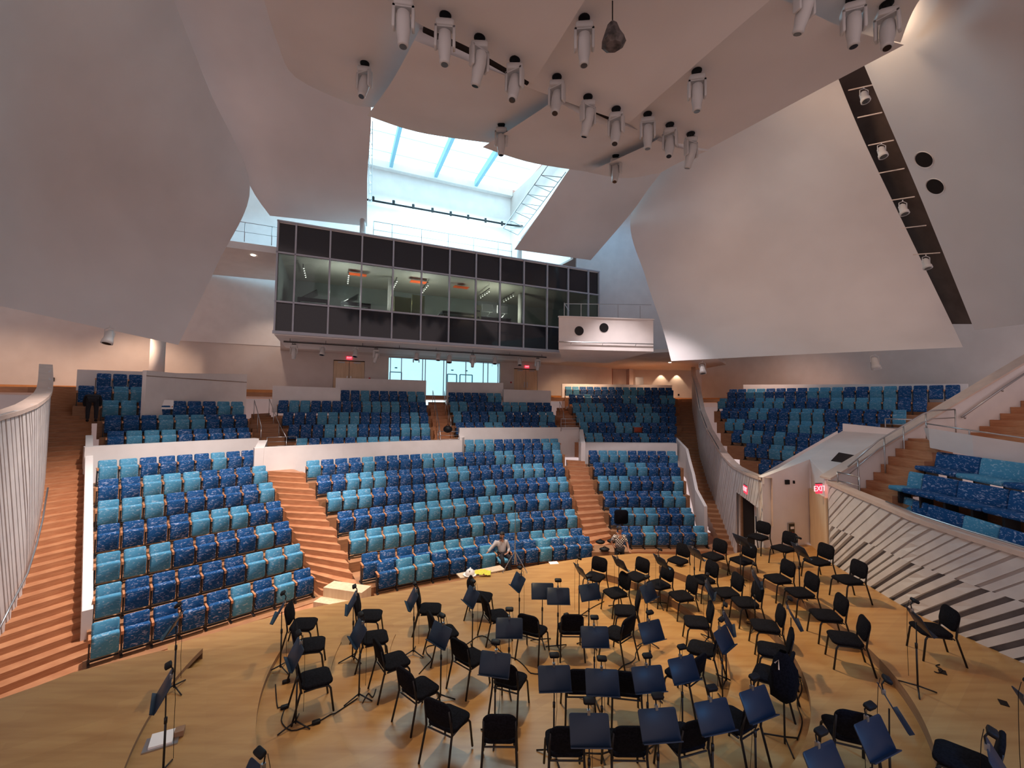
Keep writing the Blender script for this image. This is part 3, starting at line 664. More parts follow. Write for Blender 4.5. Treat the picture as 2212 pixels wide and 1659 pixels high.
# left fluted wall (curved balcony front)
Lp = []; Lb_ = []; Lt = []
for s in [11.5, 12.6, 13.6, 14.6, 15.6, 16.6, 17.6, 18.8, 20, 21.5, 23, 24.5, 25.7]:
    nn_ = lbn(s) if s > 12.5 else -3.0; x, y = sn(s, nn_); Lp.append((x, y)); Lb_.append(CAMZ+aisle_h(s)-.7)
    Lt.append(CAMZ+np.interp(s, [11.5, 15.4, 17, 20, 22, 23.6, 25.7], [-.6, -.3, -.08, .22, .45, .9, 1.45]))
def fluted_full(Lp, Lb_, Lt, k, pitch, seed, depth=.05, lo=(.05, .08), flip=1, wideline=None, step=.25):
    rnd = random.Random(seed); P = [V(*p) for p in Lp]; cum = [0]
    for a, b in zip(P, P[1:]): cum.append(cum[-1]+(b-a).length)
    L = cum[-1]; xs = [p.x for p in P]; ys = [p.y for p in P]; Hm = max(t-b for t, b in zip(Lt, Lb_)); zb0 = min(Lb_); zt0 = max(Lt)
    def at(u):
        u = max(0, min(L, u)); p = V(np.interp(u, cum, xs), np.interp(u, cum, ys)); e = .02
        q = V(np.interp(min(L, u+e), cum, xs), np.interp(min(L, u+e), cum, ys)); r = V(np.interp(max(0, u-e), cum, xs), np.interp(max(0, u-e), cum, ys)); t = (q-r).normalized(); return p, V(t.y, -t.x)*flip
    N = max(2, int((zt0-zb0)/step)); mb = MB(); kk = abs(k)*(zt0-zb0)+1; w_ = -kk
    while w_ < L+kk:
        f = pitch*rnd.uniform(.55, 1.35); g = rnd.choice(lo)
        for (w0, w1, gr) in ((w_, w_+f, 0), (w_+f, w_+f+g, 1)):
            for r in range(N):
                q = []
                za, zb = zb0+(zt0-zb0)*r/N, zb0+(zt0-zb0)*(r+1)/N
                for (wq, z) in ((w0, za), (w1, za), (w1, zb), (w0, zb)):
                    u = max(0, min(L, wq+k*(z-zb0))); lo_ = np.interp(u, cum, Lb_); hi_ = np.interp(u, cum, Lt); p, n = at(u); q.append((u, min(max(z, lo_), hi_), p, n))
                if max(x[0] for x in q)-min(x[0] for x in q) < 1e-5 or max(x[1] for x in q)-min(x[1] for x in q) < 1e-5: continue
                d0 = -depth if gr else 0
                pt = lambda x, d: V(x[2].x+x[3].x*d, x[2].y+x[3].y*d, x[1])
                mb.cm = gr; mb.add([pt(x, d0) for x in q], [(0, 1, 2, 3)])
                if gr:
                    mb.cm = 0; mb.add([pt(q[0], 0), pt(q[0], d0), pt(q[3], d0), pt(q[3], 0)], [(0, 1, 2, 3)]); mb.add([pt(q[1], d0), pt(q[1], 0), pt(q[2], 0), pt(q[2], d0)], [(0, 1, 2, 3)])
        w_ += f+g
    return mb, at, cum
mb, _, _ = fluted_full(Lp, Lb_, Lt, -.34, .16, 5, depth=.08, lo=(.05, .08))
struct(mb.build('wall_left_balcony', [M['flute'], M['groove_shade_soft']]), 'curved fluted white wall beside the left outer aisle')
rim(nexttrim(), Lp, Lt, .34)
mb = MB(); mb.prism([sn(11, -4.2), sn(26.5, -1.7), (-24, 20), (-24, 10)], CAMZ-1.2, CAMZ-.95); struct(mb.build('floor', M['tierwood']), 'floor behind the left fluted balcony front')
hr = []
for s in [14.6, 15.5, 16.5, 17.5, 18.5, 20]: x, y = sn(s, lbn(s)+.09); hr.append(V(x, y, CAMZ+aisle_h(s)+.75))
tag(MB().tube(hr, .022, 8).build('handrail', M['metal'], smooth=True), 'slim steel handrail along the left fluted wall', 'handrail')
# right outer aisle, its partition and the curved fluted wall
cr = [tiers[('C', k)][0][-1] for k in range(6)]
pts = []
for k in range(1, 6):
    p = cr[k]; z = tiers[('C', k)][2]; pts.append((p.x+.28, p.y+.2, z-.6, z+1.05))
p = cr[5]; pts.append((p.x+.55, p.y+2.4, tiers[('C', 5)][2]-.3, tiers[('C', 5)][2]+1.5))
ramp_slab(nexttrim(), pts, .14, label='white partition beside the right outer aisle')
def rh(y): return np.interp(y, [16.0, 18.0, 24.5, 26, 33], [-6.1, -6.1, -3.4, -2.9, .5])
xr0 = lambda y: np.interp(y, [15.5, 18, 24, 26, 33], [8.9, 9.05, 10.0, 10.45, 12.9])
xr1 = lambda y: np.interp(y, [14.15, 16, 18, 20, 22, 25, 28, 31, 34.5], [8.5, 9.35, 9.95, 10.35, 10.75, 11.4, 12.3, 13.4, 14.9])
mb = MB(); y = 15.3
while y < 33.2:
    z = CAMZ+rh(y+.34); mb.prism([(xr0(y), y), (xr1(y)+.15, y-.25), (xr1(y+.34)+.15, y+.1), (xr0(y+.36), y+.36)], z-.6, z); y += .34
tag(fixn(mb.build('aisle_stair', M['tierwood'])), 'long dark wooden outer aisle stair beside the right curved fluted wall', 'stairs')
Rp = []; Rb = []; Rt = []
for y in [34.5, 31, 28, 25, 22, 20, 18, 17, 16.2, 15.5, 14.9, 14.15]:
    x = xr1(y)
    if y < 16.5: x = np.interp(y, [14.15, 14.9, 15.5, 16.2, 17], [8.45, 8.62, 8.85, 9.2, 9.6])
    Rp.append((x, y)); Rb.append(CAMZ+min(rh(y)-.2, .2) if y > 17 else -.3)
    Rt.append(CAMZ+np.interp(y, [14.15, 15.5, 16.2, 17, 18, 20, 22, 25, 28, 31, 34.5], [-2.37, -2.2, -2.05, -1.9, -1.7, -1.35, -1.0, -.3, .6, 1.6, 3.0]))
Rt = [CAMZ+np.interp(p[1], [14.15, 16, 18, 20.5, 25, 28, 31, 34.5], [-2.37, -2.5, -2.5, -2.0, -.2, 1.3, 2.3, 3.25]) for p in Rp]
Rp2, Rb2, Rt2 = [], [], []
for yy in [34.5, 31, 28, 25, 22.5, 20, 18.5, 17.62, 17.6, 16.6, 15.6, 14.62, 14.6, 14.15]:
    x = np.interp(yy, [14.15, 16, 17.6, 19.1, 22.5, 25, 27, 31, 34.5], [8.45, 8.95, 9.35, 9.72, 10.5, 11.25, 12.0, 13.4, 14.9])
    Rp2.append((x, yy)); Rt2.append(CAMZ+np.interp(yy, [14.15, 16, 18, 20.5, 25, 28, 31, 34.5], [-2.37, -2.5, -2.5, -2.0, -.2, 1.3, 2.3, 3.25]))
    Rb2.append(1.78 if 14.61 < yy < 17.61 else (CAMZ+rh(yy)-.3 if yy > 17.61 else -.3))
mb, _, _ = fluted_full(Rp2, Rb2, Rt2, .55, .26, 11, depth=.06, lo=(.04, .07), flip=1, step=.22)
struct(mb.build('wall_right_balcony', [M['flute'], M['groove_shade_soft']]), 'curved fluted white wall beside the right outer aisle')
rim(nexttrim(), Rp2, Rt2, .3)
# doorway in it
rt = empty('door_4', V(9.28, 16.38, -.3), math.atan2(-2.75, -.4)); struct(rt, 'dark open doorway with wooden jamb under the red exit sign')
MB().box((0, .06, 1.05), (2.9, .06, 2.3)).build('jamb_wall', M['white'], rt)
MB().box((-.15, .01, 1.0), (.95, .05, 2.15)).build('door_leaf', M['dark'], rt)
MB().box((-.72, -.02, 1.02), (.14, .1, 2.15)).build('door_jamb', M['riser'], rt)
MB().box((.55, .01, 1.25), (.1, .04, .5)).build('wall_switch_plate', M['seatframe'], rt)
# plain white wall, birch door, sloping top with a sunken screen
mb = MB(); A_, B_, D_ = V(8.45, 14.15, 2.93), V(10.4, 14.62, 3.5), V(9.8, 13.0, 3.08); F_, G_ = V(13.6, 17.2, 4.35), V(14.6, 14.9, 4.3)
mb.add([V(8.45, 14.15, -.9), V(10.4, 14.62, -.9), B_, A_, V(8.45, 14.4, -.9), V(10.4, 14.9, -.9), V(10.4, 14.9, 3.5), V(8.45, 14.4, 2.93)], [(0, 1, 2, 3), (5, 4, 7, 6), (3, 2, 6, 7)])
struct(mb.build('wall_stage_right', M['white']), 'plain white wall between the doorway and the birch door')
mb = MB(); mb.add([A_, B_, F_, G_, D_], [(0, 1, 2), (1, 4, 3), (1, 3, 2)]); mb.add([A_+V(-.02, .22, 0), F_+V(-.02, .22, 0), F_-V(0, 0, 1.5), A_-V(0, 0, 1.5)], [(0, 1, 2, 3)])
struct(mb.build('trim_ledge', M['white']), 'sloping white ledge with a sunken dark screen')
mb = MB(); mb.add([V(10.4, 14.6, 2.5), V(9.8, 13.0, 2.5), D_, B_], [(0, 1, 2, 3)]); struct(mb.build('wall_door_header', M['white']))
rt = empty('door_5', V(10.1, 13.8, .6), math.atan2(-1.62, -.6)); struct(rt, 'pale birch stage door with reddish side jamb')
MB().box((0, -.04, .95), (1.6, .05, 1.9)).build('door_leaf', M['palewood'], rt); MB().box((-.82, .02, .95), (.12, .1, 1.9)).build('door_jamb', M['orangewood'], rt)
sc_ = [PY(1795, 996, 14.6), PY(1812, 978, 15.3), PY(1862, 987, 14.9), PY(1842, 1003, 14.2)]
def on_slope(p):     # drop onto the ledge plane B,G,D
    n = (G_-B_).cross(D_-B_); t = (B_-CAM).dot(n)/((p-CAM).dot(n)); return CAM+(p-CAM)*t
q = [on_slope(p) for p in sc_]; n = (G_-B_).cross(D_-B_).normalized(); n = n if n.z > 0 else -n
tag(fixn(MB().hexa([x-n*.05 for x in q]+[x+n*.015 for x in q]).build('flat_screen', M['lens'])), 'dark rectangular screen sunk into the sloping white ledge', 'screen')
a, c = PY(1820, 915, 17.3), PY(1985, 932, 15.6)
slab(nexttrim(), [(a.x, a.y), (c.x, c.y)], 4.2, [a.z, c.z], .25)
# stair parapet, stair and upper flight on the right
mb = MB(); x0, x1 = 9.85, 17.5
zt = lambda x: 3.08+(x-9.85)*.595
for a, b in ((x0, 13.0), (13.0, 15.5), (15.5, x1)):
    mb.hexa([V(a, 13.0, 1), V(b, 13.0, 1), V(b, 13.22, 1), V(a, 13.22, 1), V(a, 13.0, zt(a)), V(b, 13.0, zt(b)), V(b, 13.22, zt(b)), V(a, 13.22, zt(a))])
struct(mb.build('wall_stair_parapet', M['white']), 'tall white stair parapet rising to the right')
mb = MB()
mb.hexa([V(x0-.05, 12.9, zt(x0)), V(x1, 12.9, zt(x1)), V(x1, 13.35, zt(x1)), V(x0-.05, 13.35, zt(x0)), V(x0-.05, 12.9, zt(x0)+.06), V(x1, 12.9, zt(x1)+.06), V(x1, 13.35, zt(x1)+.06), V(x0-.05, 13.35, zt(x0)+.06)])
struct(mb.build(nexttrim(), M['rim']))
mb = MB()
for i in range(9):
    x = 10.25+i*.235; z = 2.35+i*.245
    mb.prism([(x, 11.85), (x+.3, 11.8), (x+.32, 12.98), (x, 12.98)], z-.5, z)
mb.prism([(12.3, 12.0), (19, 11.6), (19, 12.98), (12.3, 12.98)], 4.1, 4.38)
for i in range(8): mb.prism([(14.2+i*.33, 11.2), (14.6+i*.33, 11.2), (14.6+i*.33, 12.98), (14.2+i*.33, 12.98)], 4.38, 4.58+i*.2)
tag(fixn(mb.build('aisle_stair', M['stairwood'])), 'lit wooden stair climbing right beside the benches', 'stairs')
def rail(name, label, pts, posts, r=.022, drop=1.0, lower=(), par=None):
    rt = par or tag(empty(name, pts[0]), label, 'railing'); o = Vector(pts[0]); mb = MB(); mb.tube([Vector(p)-o for p in pts], r, 8)
    for dz in lower: mb.tube([Vector(p)-o-V(0, 0, dz) for p in pts], r*.7, 6)
    mb.build('rail', M['metal'], rt, True); 
    for (p, l) in posts: p = Vector(p)-o; MB().tube([p, p-V(0, 0, l)], r*.9, 6).build('post', M['metal'], rt, True)
    return rt
hx = lambda x: zt(x)+.25
rail('stair_railing', 'steel railing climbing the stair beside the benches', [(10.3, 12.85, zt(10.3)+.15), (11.2, 12.8, zt(11.2)+.42), (12.6, 12.8, zt(12.6)+.42), (12.9, 12.8, zt(12.9)+.35), (13.6, 12.8, zt(13.0)+.33)],
     [((10.6, 12.83, zt(10.6)+.2), 1.2), ((11.4, 12.8, zt(11.4)+.4), 1.5), ((12.0, 12.8, zt(12)+.4), 1.4), ((12.7, 12.8, zt(12.7)+.4), 1.1), ((13.6, 12.8, zt(13)+.33), 1.0)], lower=(.25,))
rail('wall_handrail', 'wooden handrail fixed to the blue lit stair parapet wall', [(13.9, 12.9, 5.05), (15.2, 12.9, 5.95), (16.5, 12.9, 6.8)], [((14.0, 12.9, 5.1), .1), ((15.2, 12.9, 5.95), .1)], r=.03)
q = [PY(1988, 738+190, 13.6)]
rail('landing_railing', 'short steel railing at the end of the side block', [PY(1912, 904, 17), PY(1990, 907, 16)], [(PY(1912, 904, 17), .6), (PY(1990, 907, 16), .6)], lower=(.22, .36, .5))
rail('guard_rail', 'small square steel guard on the corner of the bench enclosure', [PY(1809, 1020, 12.6), PY(1856, 1030, 11.9)], [(PY(1809, 1020, 12.6), .3), (PY(1856, 1030, 11.9), .5)], r=.02, lower=(.25,))
# grey box front above the benches
a, c, e = PY(2006, 925, 11.6), PY(2100, 940, 10.6), PY(2330, 975, 9.2)
mb = MB()
for (u, v_) in ((a, c), (c, e)):
    n_ = V(.3, .45, 0); mb.hexa([V(u.x+.12, u.y+.1, u.z-.55), V(v_.x+.12, v_.y+.1, v_.z-.55), V(v_.x+1, v_.y+1, v_.z-.55), V(u.x+1, u.y+1, u.z-.55), u, v_, v_+n_, u+n_])
struct(fixn(mb.build('wall_box_front', M['white'])), 'white box front above the benches')
rail('box_rail', 'thin steel rail on top of the white box front', [a+V(.1, .15, .12), c+V(.1, .15, .12), e+V(.1, .15, .12)], [(a+V(.1, .15, .12), .12), (c+V(.1, .15, .12), .12)], r=.018)
# right fluted wall and its rim
Qp = [(9.78, 13.0), (9.6, 12.0), (9.42, 10.7), (9.32, 9.85), (9.4, 8.8), (9.58, 7.8), (9.9, 5.5), (10.4, 3.5)]
Qb = [.3]*8; Qt = [CAMZ-2.25, CAMZ-2.33, CAMZ-2.42, CAMZ-2.5, CAMZ-2.58, CAMZ-2.65, CAMZ-2.75, CAMZ-2.8]
mb, _, _ = fluted_full(Qp, [1.72]*8, Qt, 1.15, .26, 21, depth=.03, lo=(.05, .09), flip=1, step=.2)
for i, me in enumerate(mb.m): pass
m2, _, _ = fluted_full(Qp, Qb, [1.72]*8, 1.15, .20, 23, depth=.09, lo=(.07, .15, .17), flip=1, step=.2)
n0 = len(mb.v); mb.v += m2.v
for f_, i in zip(m2.f, m2.m): mb.f.append(tuple(k+n0 for k in f_)); mb.m.append(2 if i else 0)
struct(mb.build('wall_stage_side', [M['flute'], noise_mat('shallow_groove_shade', (.46, .42, .41), (.50, .46, .45), 3), M['groove']]), 'white wall with diagonal slots beside the stage')  # upper grooves get a faint shade tone in their colour
rim(nexttrim(), Qp, Qt, .28, 'rim')
mb = MB(); mb.prism([(x+.2, y) for x, y in Qp]+[(13, 3.5), (13, 13)], 1.6, 1.85); struct(fixn(mb.build('floor', M['tierwood'])), 'floor of the bench enclosure')
mb = MB(); mb.tube([V(x+.1, y, z+.06) for (x, y), z in list(zip(Qp, Qt))[2:]], .02, 8); tag(mb.build('rim_handrail', M['metal'], smooth=True), 'thin steel handrail on the rim of the slotted wall', 'handrail')
# benches
def bench(label, l, r, h, segs, tier):
    z = CAMZ+h; a, c = PZ(*l, z), PZ(*r, z); L = (c-a).length; rz = math.atan2(c.y-a.y, c.x-a.x)
    rt = tag(empty('bench', V(a.x, a.y, z-.85), rz), label, 'bench', 'upholstered benches on the right')
    T = Matrix.Rotation(math.radians(-10), 3, 'X')
    for (t0, t1, col) in segs:
        x0, x1 = t0*L, t1*L; MB().rbox(((x0+x1)/2, 0.0, .62), (x1-x0-.01, .10, .50), .05, 3, T).build('back_cushion', M['fab'+col], rt, True)
        MB().rbox(((x0+x1)/2-.1, -.28, .40), (x1-x0-.01, .42, .12), .05, 3).build('seat_cushion', M['fab'+col], rt, True)
    n = int(L/.7)
    for i in range(n+1): MB().box((.1+i*(L-.2)/n, -.2, .17), (.06, .30, .34)).build('leg', M['seatframe'], rt)
    mb = MB(); d = V(math.cos(rz), math.sin(rz)); nn = V(d.y, -d.x); p0 = V(a.x, a.y)-d*.15; p1 = V(c.x, c.y)+d*.2
    mb.prism([(p0+nn*.30)[:], (p1+nn*.30)[:], (p1-nn*.35)[:], (p0-nn*.35)[:]], z-1.5, z-.86); struct(fixn(mb.build('floor', M['tierwood'])), 'oak bench tier')
bench('front blue bench nearest the slotted wall rim', (1915, 1062), (2255, 1168), -2.47, [(0, .24, 'L'), (.24, .36, 'D'), (.36, .6, 'D'), (.6, .8, 'L'), (.8, 1, 'D')], 0)
bench('middle blue bench, light teal at its stair end', (1962, 1019), (2300, 1082), -1.78, [(0, .13, 'L'), (.13, .4, 'D'), (.4, .72, 'D'), (.72, 1, 'D')], 1)
bench('rear blue bench under the white box front', (2022, 977), (2300, 1015), -1.22, [(0, .42, 'D'), (.42, .8, 'L'), (.8, 1, 'D')], 2)
# ---------------------------------------------------------------- control booth
BL = (-9.18, 20.5, math.tan(math.radians(23))); bt = math.radians(23); BD = V(math.cos(bt), math.sin(bt)); BN = V(-math.sin(bt), math.cos(bt))
mull = [587, 627, 703, 773, 842, 905, 966, 1024, 1077, 1129, 1180, 1226, 1270, 1293]
mp_ = [bp(p, BL) for p in mull]; b0 = mp_[0]; ul = [(p-b0).length for p in mp_]; BWd = ul[-1]
zb_, z1_, z2_, zt_ = CAMZ+3.3, CAMZ+4.78, CAMZ+7.15, CAMZ+8.68; DEP = 5.2
booth = tag(empty('control_booth', V(b0.x, b0.y, zb_), bt), 'long glazed control booth hanging over the rear seating', 'control booth')
H = zt_-zb_; m1, m2_ = z1_-zb_, z2_-zb_
mb = MB()
mb.box((BWd/2, DEP/2, -.06), (BWd, DEP, .12)); mb.box((BWd/2, DEP/2, H), (BWd, DEP, .14)); mb.build('booth_shell', M['white'], booth)
mb = MB(); mb.box((BWd/2, DEP, H/2), (BWd, .1, H)); mb.box((0.02, DEP/2, H/2), (.08, DEP, H)); mb.box((BWd-.02, DEP/2, H/2), (.08, DEP, H)); mb.build('booth_inner_wall', M['boothwall'], booth)
MB().box((BWd/2, DEP/2, m1-.35), (BWd-.1, DEP-.2, .08)).build('booth_floor', M['dark'], booth)
MB().box((BWd/2, DEP/2+.1, m2_+.12), (BWd-.1, DEP-.4, .08)).build('booth_ceiling', M['boothceil'], booth)
for i in range(len(ul)-1):
    u0, u1 = ul[i], ul[i+1]; c_, w_ = (u0+u1)/2, u1-u0
    MB().box((c_, .06, m1/2), (w_, .03, m1)).build('spandrel_pane', M['darkglass'], booth)
    MB().box((c_, .06, (m2_+H)/2), (w_, .03, H-m2_)).build('spandrel_pane', M['darkglass'], booth)
    MB().box((c_, .05, (m1+m2_)/2), (w_, .012, m2_-m1)).build('glass_pane', M['glass'], booth)
fr2 = MB()
for u in ul: fr2.box((u, .0, H/2), (.075, .16, H))
for z in (0.02, m1, m2_, H): fr2.box((BWd/2, .0, z), (BWd+.1, .16, .075))
fr2.box((BWd/2, -.06, .0), (BWd+.15, .1, .14)); fr2.build('mullion_frame', M['alu'], booth)
def bpnt(px, h, d):                 # point in booth coordinates: sight column px, depth d behind the glass, height h above camera
    p = bp(px, (BL[0]+BN.x*d, BL[1]+BN.y*d, BL[2])); return V((p-b0).dot(BD), d, CAMZ+h-zb_)
def bworld(u, d, z): p = b0+BD*u+BN*d; return V(p.x, p.y, zb_+z)
for (px, py, d) in ((645, 555, 1.2), (744, 575, 1.5), (850, 580, 1.5), (918, 596, 1.6), (1052, 610, 1.3), (1105, 620, 1.6)):
    t = tag(empty('track_light', bworld(*bpnt(px, 7.05, d))), 'track of small lit spots on the booth ceiling near the %s' % {645: 'left end', 744: 'second piano', 850: 'first column', 918: 'middle', 1052: 'two monitors', 1105: 'right column'}[px], 'track light', 'booth track lights'); t.rotation_euler = (0, 0, bt)
    MB().box((0, .8, -.02), (.04, 2.0, .04)).build('track', M['seatframe'], t)
    for k in range(5):
        hd = MB().tube([(0, k*.4, -.05), (.03, k*.4-.05, -.2)], [.03, .045], 10).build('lamp_head', M['fixture'], t)
        MB().tube([(.03, k*.4-.05, -.2), (.032, k*.4-.053, -.21)], .03, 10).build('lamp_bulb', M['lamp'], hd)
for px, nm in ((765, 'left'), (898, 'middle'), (992, 'right')):
    p = bpnt(px, 7.02, 1.6); o = tag(MB().box((0, 0, 0), (.9, .45, .03), bt).build('ceiling_grille', M['orange']), 'orange ceiling grille in the booth, %s of three' % nm, 'grille', 'booth ceiling grilles'); o.location = bworld(*p)
bp_l = []
def bobj(name, label, cat, px, d, parts, h=4.43, rz=0):
    rt = tag(empty(name, bworld(*bpnt(px, h, d)), bt+rz), label, cat)
    for nm, mt, fn in parts: mb = MB(); fn(mb); mb.build(nm, M[mt], rt)
    return rt
def piano(mb): mb.prism([(-.75, -.8), (.75, -.8), (.75, .1), (.3, .9), (-.4, 1.0), (-.75, .4)], .62, .95)
for px, lab in ((672, 'black grand piano with lid up at the left end of the booth'), (762, 'black grand piano at the second and third booth panes')):
    bobj('grand_piano', lab, 'piano', px, 2.0, [('case', 'lens', piano), ('lid', 'lens', lambda mb: mb.hexa([V(-.75, -.3, .97), V(-.72, -.3, .97), V(-.72, .9, .97), V(-.75, .9, .97), V(.1, -.3, 1.55), V(.13, -.3, 1.52), V(.13, .9, 1.52), V(.1, .9, 1.55)])),
         ('leg', 'lens', lambda mb: mb.box((-.6, -.6, .31), (.1, .1, .62))), ('leg', 'lens', lambda mb: mb.box((.6, -.6, .31), (.1, .1, .62))), ('leg', 'lens', lambda mb: mb.box((0, .7, .31), (.1, .1, .62))), ('keyboard', 'paper', lambda mb: mb.box((0, -.82, .7), (1.2, .1, .04)))])
bobj('display_board', 'cream and white folded board standing in the booth', 'board', 865, .8, [('panel', 'cream', lambda mb: mb.box((0, 0, .75), (.9, .05, 1.3))), ('side_panel', 'paper', lambda mb: mb.box((-.5, .1, .75), (.25, .05, 1.3)))])
bobj('display_board', 'taller cream board beside the middle mullion of the booth', 'board', 899, .8, [('panel', 'cream', lambda mb: mb.box((0, 0, .85), (.7, .06, 1.5)))])
bobj('mixing_desk', 'long mixing desk on legs in the middle of the booth', 'desk', 990, 1.6, [('desk_top', 'metal', lambda mb: mb.box((0, 0, .8), (2.6, .9, .06))), ('console', 'seatframe', lambda mb: mb.box((0, .1, .92), (2.2, .6, .2))), ('leg', 'metal', lambda mb: mb.box((-1.1, 0, .4), (.06, .6, .8))), ('leg', 'metal', lambda mb: mb.box((1.1, 0, .4), (.06, .6, .8)))])
for px, nm in ((1050, 'left'), (1083, 'right')):
    bobj('monitor', 'white desktop monitor on an arm, %s of the pair in the booth' % nm, 'monitor', px, 1.0, [('screen', 'paper', lambda mb: mb.box((0, 0, 1.35), (.66, .05, .46))), ('arm', 'metal', lambda mb: mb.tube([(0, .05, 1.3), (.2, .1, 1.1), (0, .15, .85)], .025, 6))])
bobj('workbench', 'dark workbench under the two white monitors', 'desk', 1068, 1.2, [('top', 'metal', lambda mb: mb.box((0, .1, .82), (2.0, .7, .05))), ('cabinet', 'dark', lambda mb: mb.box((0, .15, .4), (1.9, .6, .8)))])
bobj('perforated_panel', 'cream pierced speaker panel at the left end of the workbench', 'panel', 1030, .6, [('panel', 'cream', lambda mb: mb.box((0, 0, .7), (.34, .1, 1.3))), ('port', 'lens', lambda mb: (mb.box((0, -.06, .35), (.1, .02, .1)), mb.box((0, -.06, .62), (.1, .02, .1)), mb.box((0, -.06, 1.0), (.2, .02, .06))))])
for px in (838, 1122):
    o = tag(MB().tube([(0, 0, 0), (0, 0, 2.7)], .16, 14).build('column', M['white'], smooth=True), 'round white column inside the booth, %s one' % ('left' if px < 900 else 'right'), 'column'); o.location = bworld(*bpnt(px, 4.4, 1.9))
light('POINT', 'booth_fill_left', bworld(3, 1.2, m1+.9), 260, (1, .92, .8), radius=.3); light('POINT', 'booth_fill_mid', bworld(7, 1.2, m1+.9), 260, (1, .92, .8), radius=.3); light('POINT', 'booth_fill_right', bworld(11.6, 1.2, m1+.9), 260, (1, .9, .7), radius=.3)  # hidden fill points, added to brighten the booth interior evenly
# roof railing of the booth
P = lambda px, h, d: bworld(*bpnt(px, h, d))
rail('roof_railing', 'thin steel railing along the booth roof edge', [P(797, 9.55, .2), P(1102, 9.6, .2)], [(P(x, 9.55, .2), .85) for x in (797, 838, 903, 962, 1018, 1072, 1102)], r=.018, lower=(.45,))
rail('roof_railing', 'second fainter railing at the back of the booth roof', [P(826, 9.6, 4.6), P(1087, 9.6, 4.6)], [(P(x, 9.6, 4.6), .9) for x in (826, 896, 956, 1008, 1060, 1087)], r=.018)
for px in (773, 1119): o = tag(MB().tube([(0, 0, 0), (0, 0, 1.3)], .15, 14).build('roof_post', M['fixture'], smooth=True), 'stubby grey post between booth roof and the %s sail' % ('left' if px < 900 else 'right'), 'post'); o.location = P(px, 8.7, .6)
# concourse ceiling
cl = MB(); 
q1 = bp(600, (BL[0]+BN.x*1.2, BL[1]+BN.y*1.2, BL[2])); q2 = bp(1290, (BL[0]+BN.x*1.2, BL[1]+BN.y*1.2, BL[2])); 
cl.prism([(q1.x, q1.y), (q2.x, q2.y), (10.0, 25.5), (13.2, 27.5), (17, 33), (17, 40), (P1.x, P1.y+3), (bp(598, WL).x, bp(598, WL).y+.2)], CAMZ+3.34, CAMZ+3.55)
struct(fixn(cl.build('ceiling', M['wallpaint'])), 'low concourse ceiling under the booth')
for px, py, nm in ((1241, 775, 'nearest the booth corner'), (1325, 770, 'under the white speaker balcony'), (1447, 783, 'near the right sail tip'), (946, 764, 'in front of the glass screen')):
    p = PZ(px, py, CAMZ+3.33); o = tag(MB().tube([(0, 0, 0), (0, 0, -.02)], .10, 16).build('downlight', M['lamp']), 'small round lit ceiling downlight %s' % nm, 'downlight', 'concourse downlights'); o.location = p
for x, y in ((-8, 26.5), (-1, 29.5), (5.5, 31), (10.5, 33), (12.5, 33.5)): light('SPOT', 'concourse_downlight', (x, y, CAMZ+3.25), 420, (1, .62, .38), (x+.1, y+1.5, FZ), spot=120, blend=.8, radius=.08)
for px in (1428, 1462):
    p = bp(px, WR); light('SPOT', 'wall_washer', (p.x, p.y-.35, CAMZ+3.2), 70, (1, .7, .45), (p.x, p.y-.1, FZ), spot=80, blend=.3, radius=.05)
for x, y in ((-24, 17.5), (-20, 21), (-28.5, 13)): light('SPOT', 'wall_washer', (x, y, CAMZ+4.2), 420, (1, .66, .45), (x-1.2, y+2.2, FZ), spot=110, blend=.7, radius=.1)
light('SPOT', 'wall_washer', (-14.2, 24.0, CAMZ+7.0), 260, (1, .72, .55), (-15, 26, FZ), spot=90, blend=.8)
light('SPOT', 'wall_washer', (16.5, 27, CAMZ+4.0), 350, (1, .62, .45), (18.2, 28.8, FZ+.5), spot=120, blend=.8)
# white speaker balcony
a, c = PY(1207, 684, 20.3), PY(1411, 675, 20.8); zb2 = CAMZ+2.72
rt = tag(empty('speaker_balcony', V(a.x, a.y, zb2), math.atan2(c.y-a.y, c.x-a.x)), 'white projecting balcony with two dark oval ports', 'balcony'); L = (V(c.x, c.y)-V(a.x, a.y)).length; Hh = a.z-zb2
mb = MB(); mb.hexa([V(0, 0, 0), V(L, 0, 0), V(L-.3, 6, .0), V(1.5, 5.5, 0), V(0, 0, Hh), V(L, 0, Hh), V(L-.3, 6, Hh), V(1.5, 5.5, Hh)]); mb.box((L/2, -.02, Hh), (L+.06, .12, .05)); fixn(mb.build('balcony_body', M['white'], rt))
for u, v_ in ((1.02, Hh*.58), (2.28, Hh*.70)):
    MB().tube([(u, .0, v_), (u, -.03, v_)], .23, 24).build('port', M['lens'], rt); MB().tube([(u, -.0, v_), (u, -.015, v_)], .25, 24).build('port_ring', M['white'], rt)
MB().tube([(-.05, -.12, .36), (L-.05, -.12, .36)], .03, 8).build('front_rail', M['metal'], rt)
for u in (.6, 2.2, 3.9): MB().tube([(u, -.12, .36), (u, .0, .25)], .012, 6).build('rail_bracket', M['metal'], rt)
rt2 = tag(empty('balcony_railing', V(a.x, a.y, a.z), math.atan2(c.y-a.y, c.x-a.x)), 'thin steel railing on top of the white speaker balcony', 'railing')
mb = MB(); mb.tube([(.3, .1, .68), (L-.05, .1, .78)], .02, 8); mb.tube([(.3, .1, .06), (L-.05, .1, .06)], .02, 8); mb.tube([(.3, .1, .68), (.9, 1.6, .68)], .02, 8); mb.build('rail', M['metal'], rt2)
for u in (.3, 1.15, 2.05, 3.05, 4.2): MB().tube([(u, .1, 0), (u, .1, .72)], .018, 6).build('post', M['metal'], rt2)
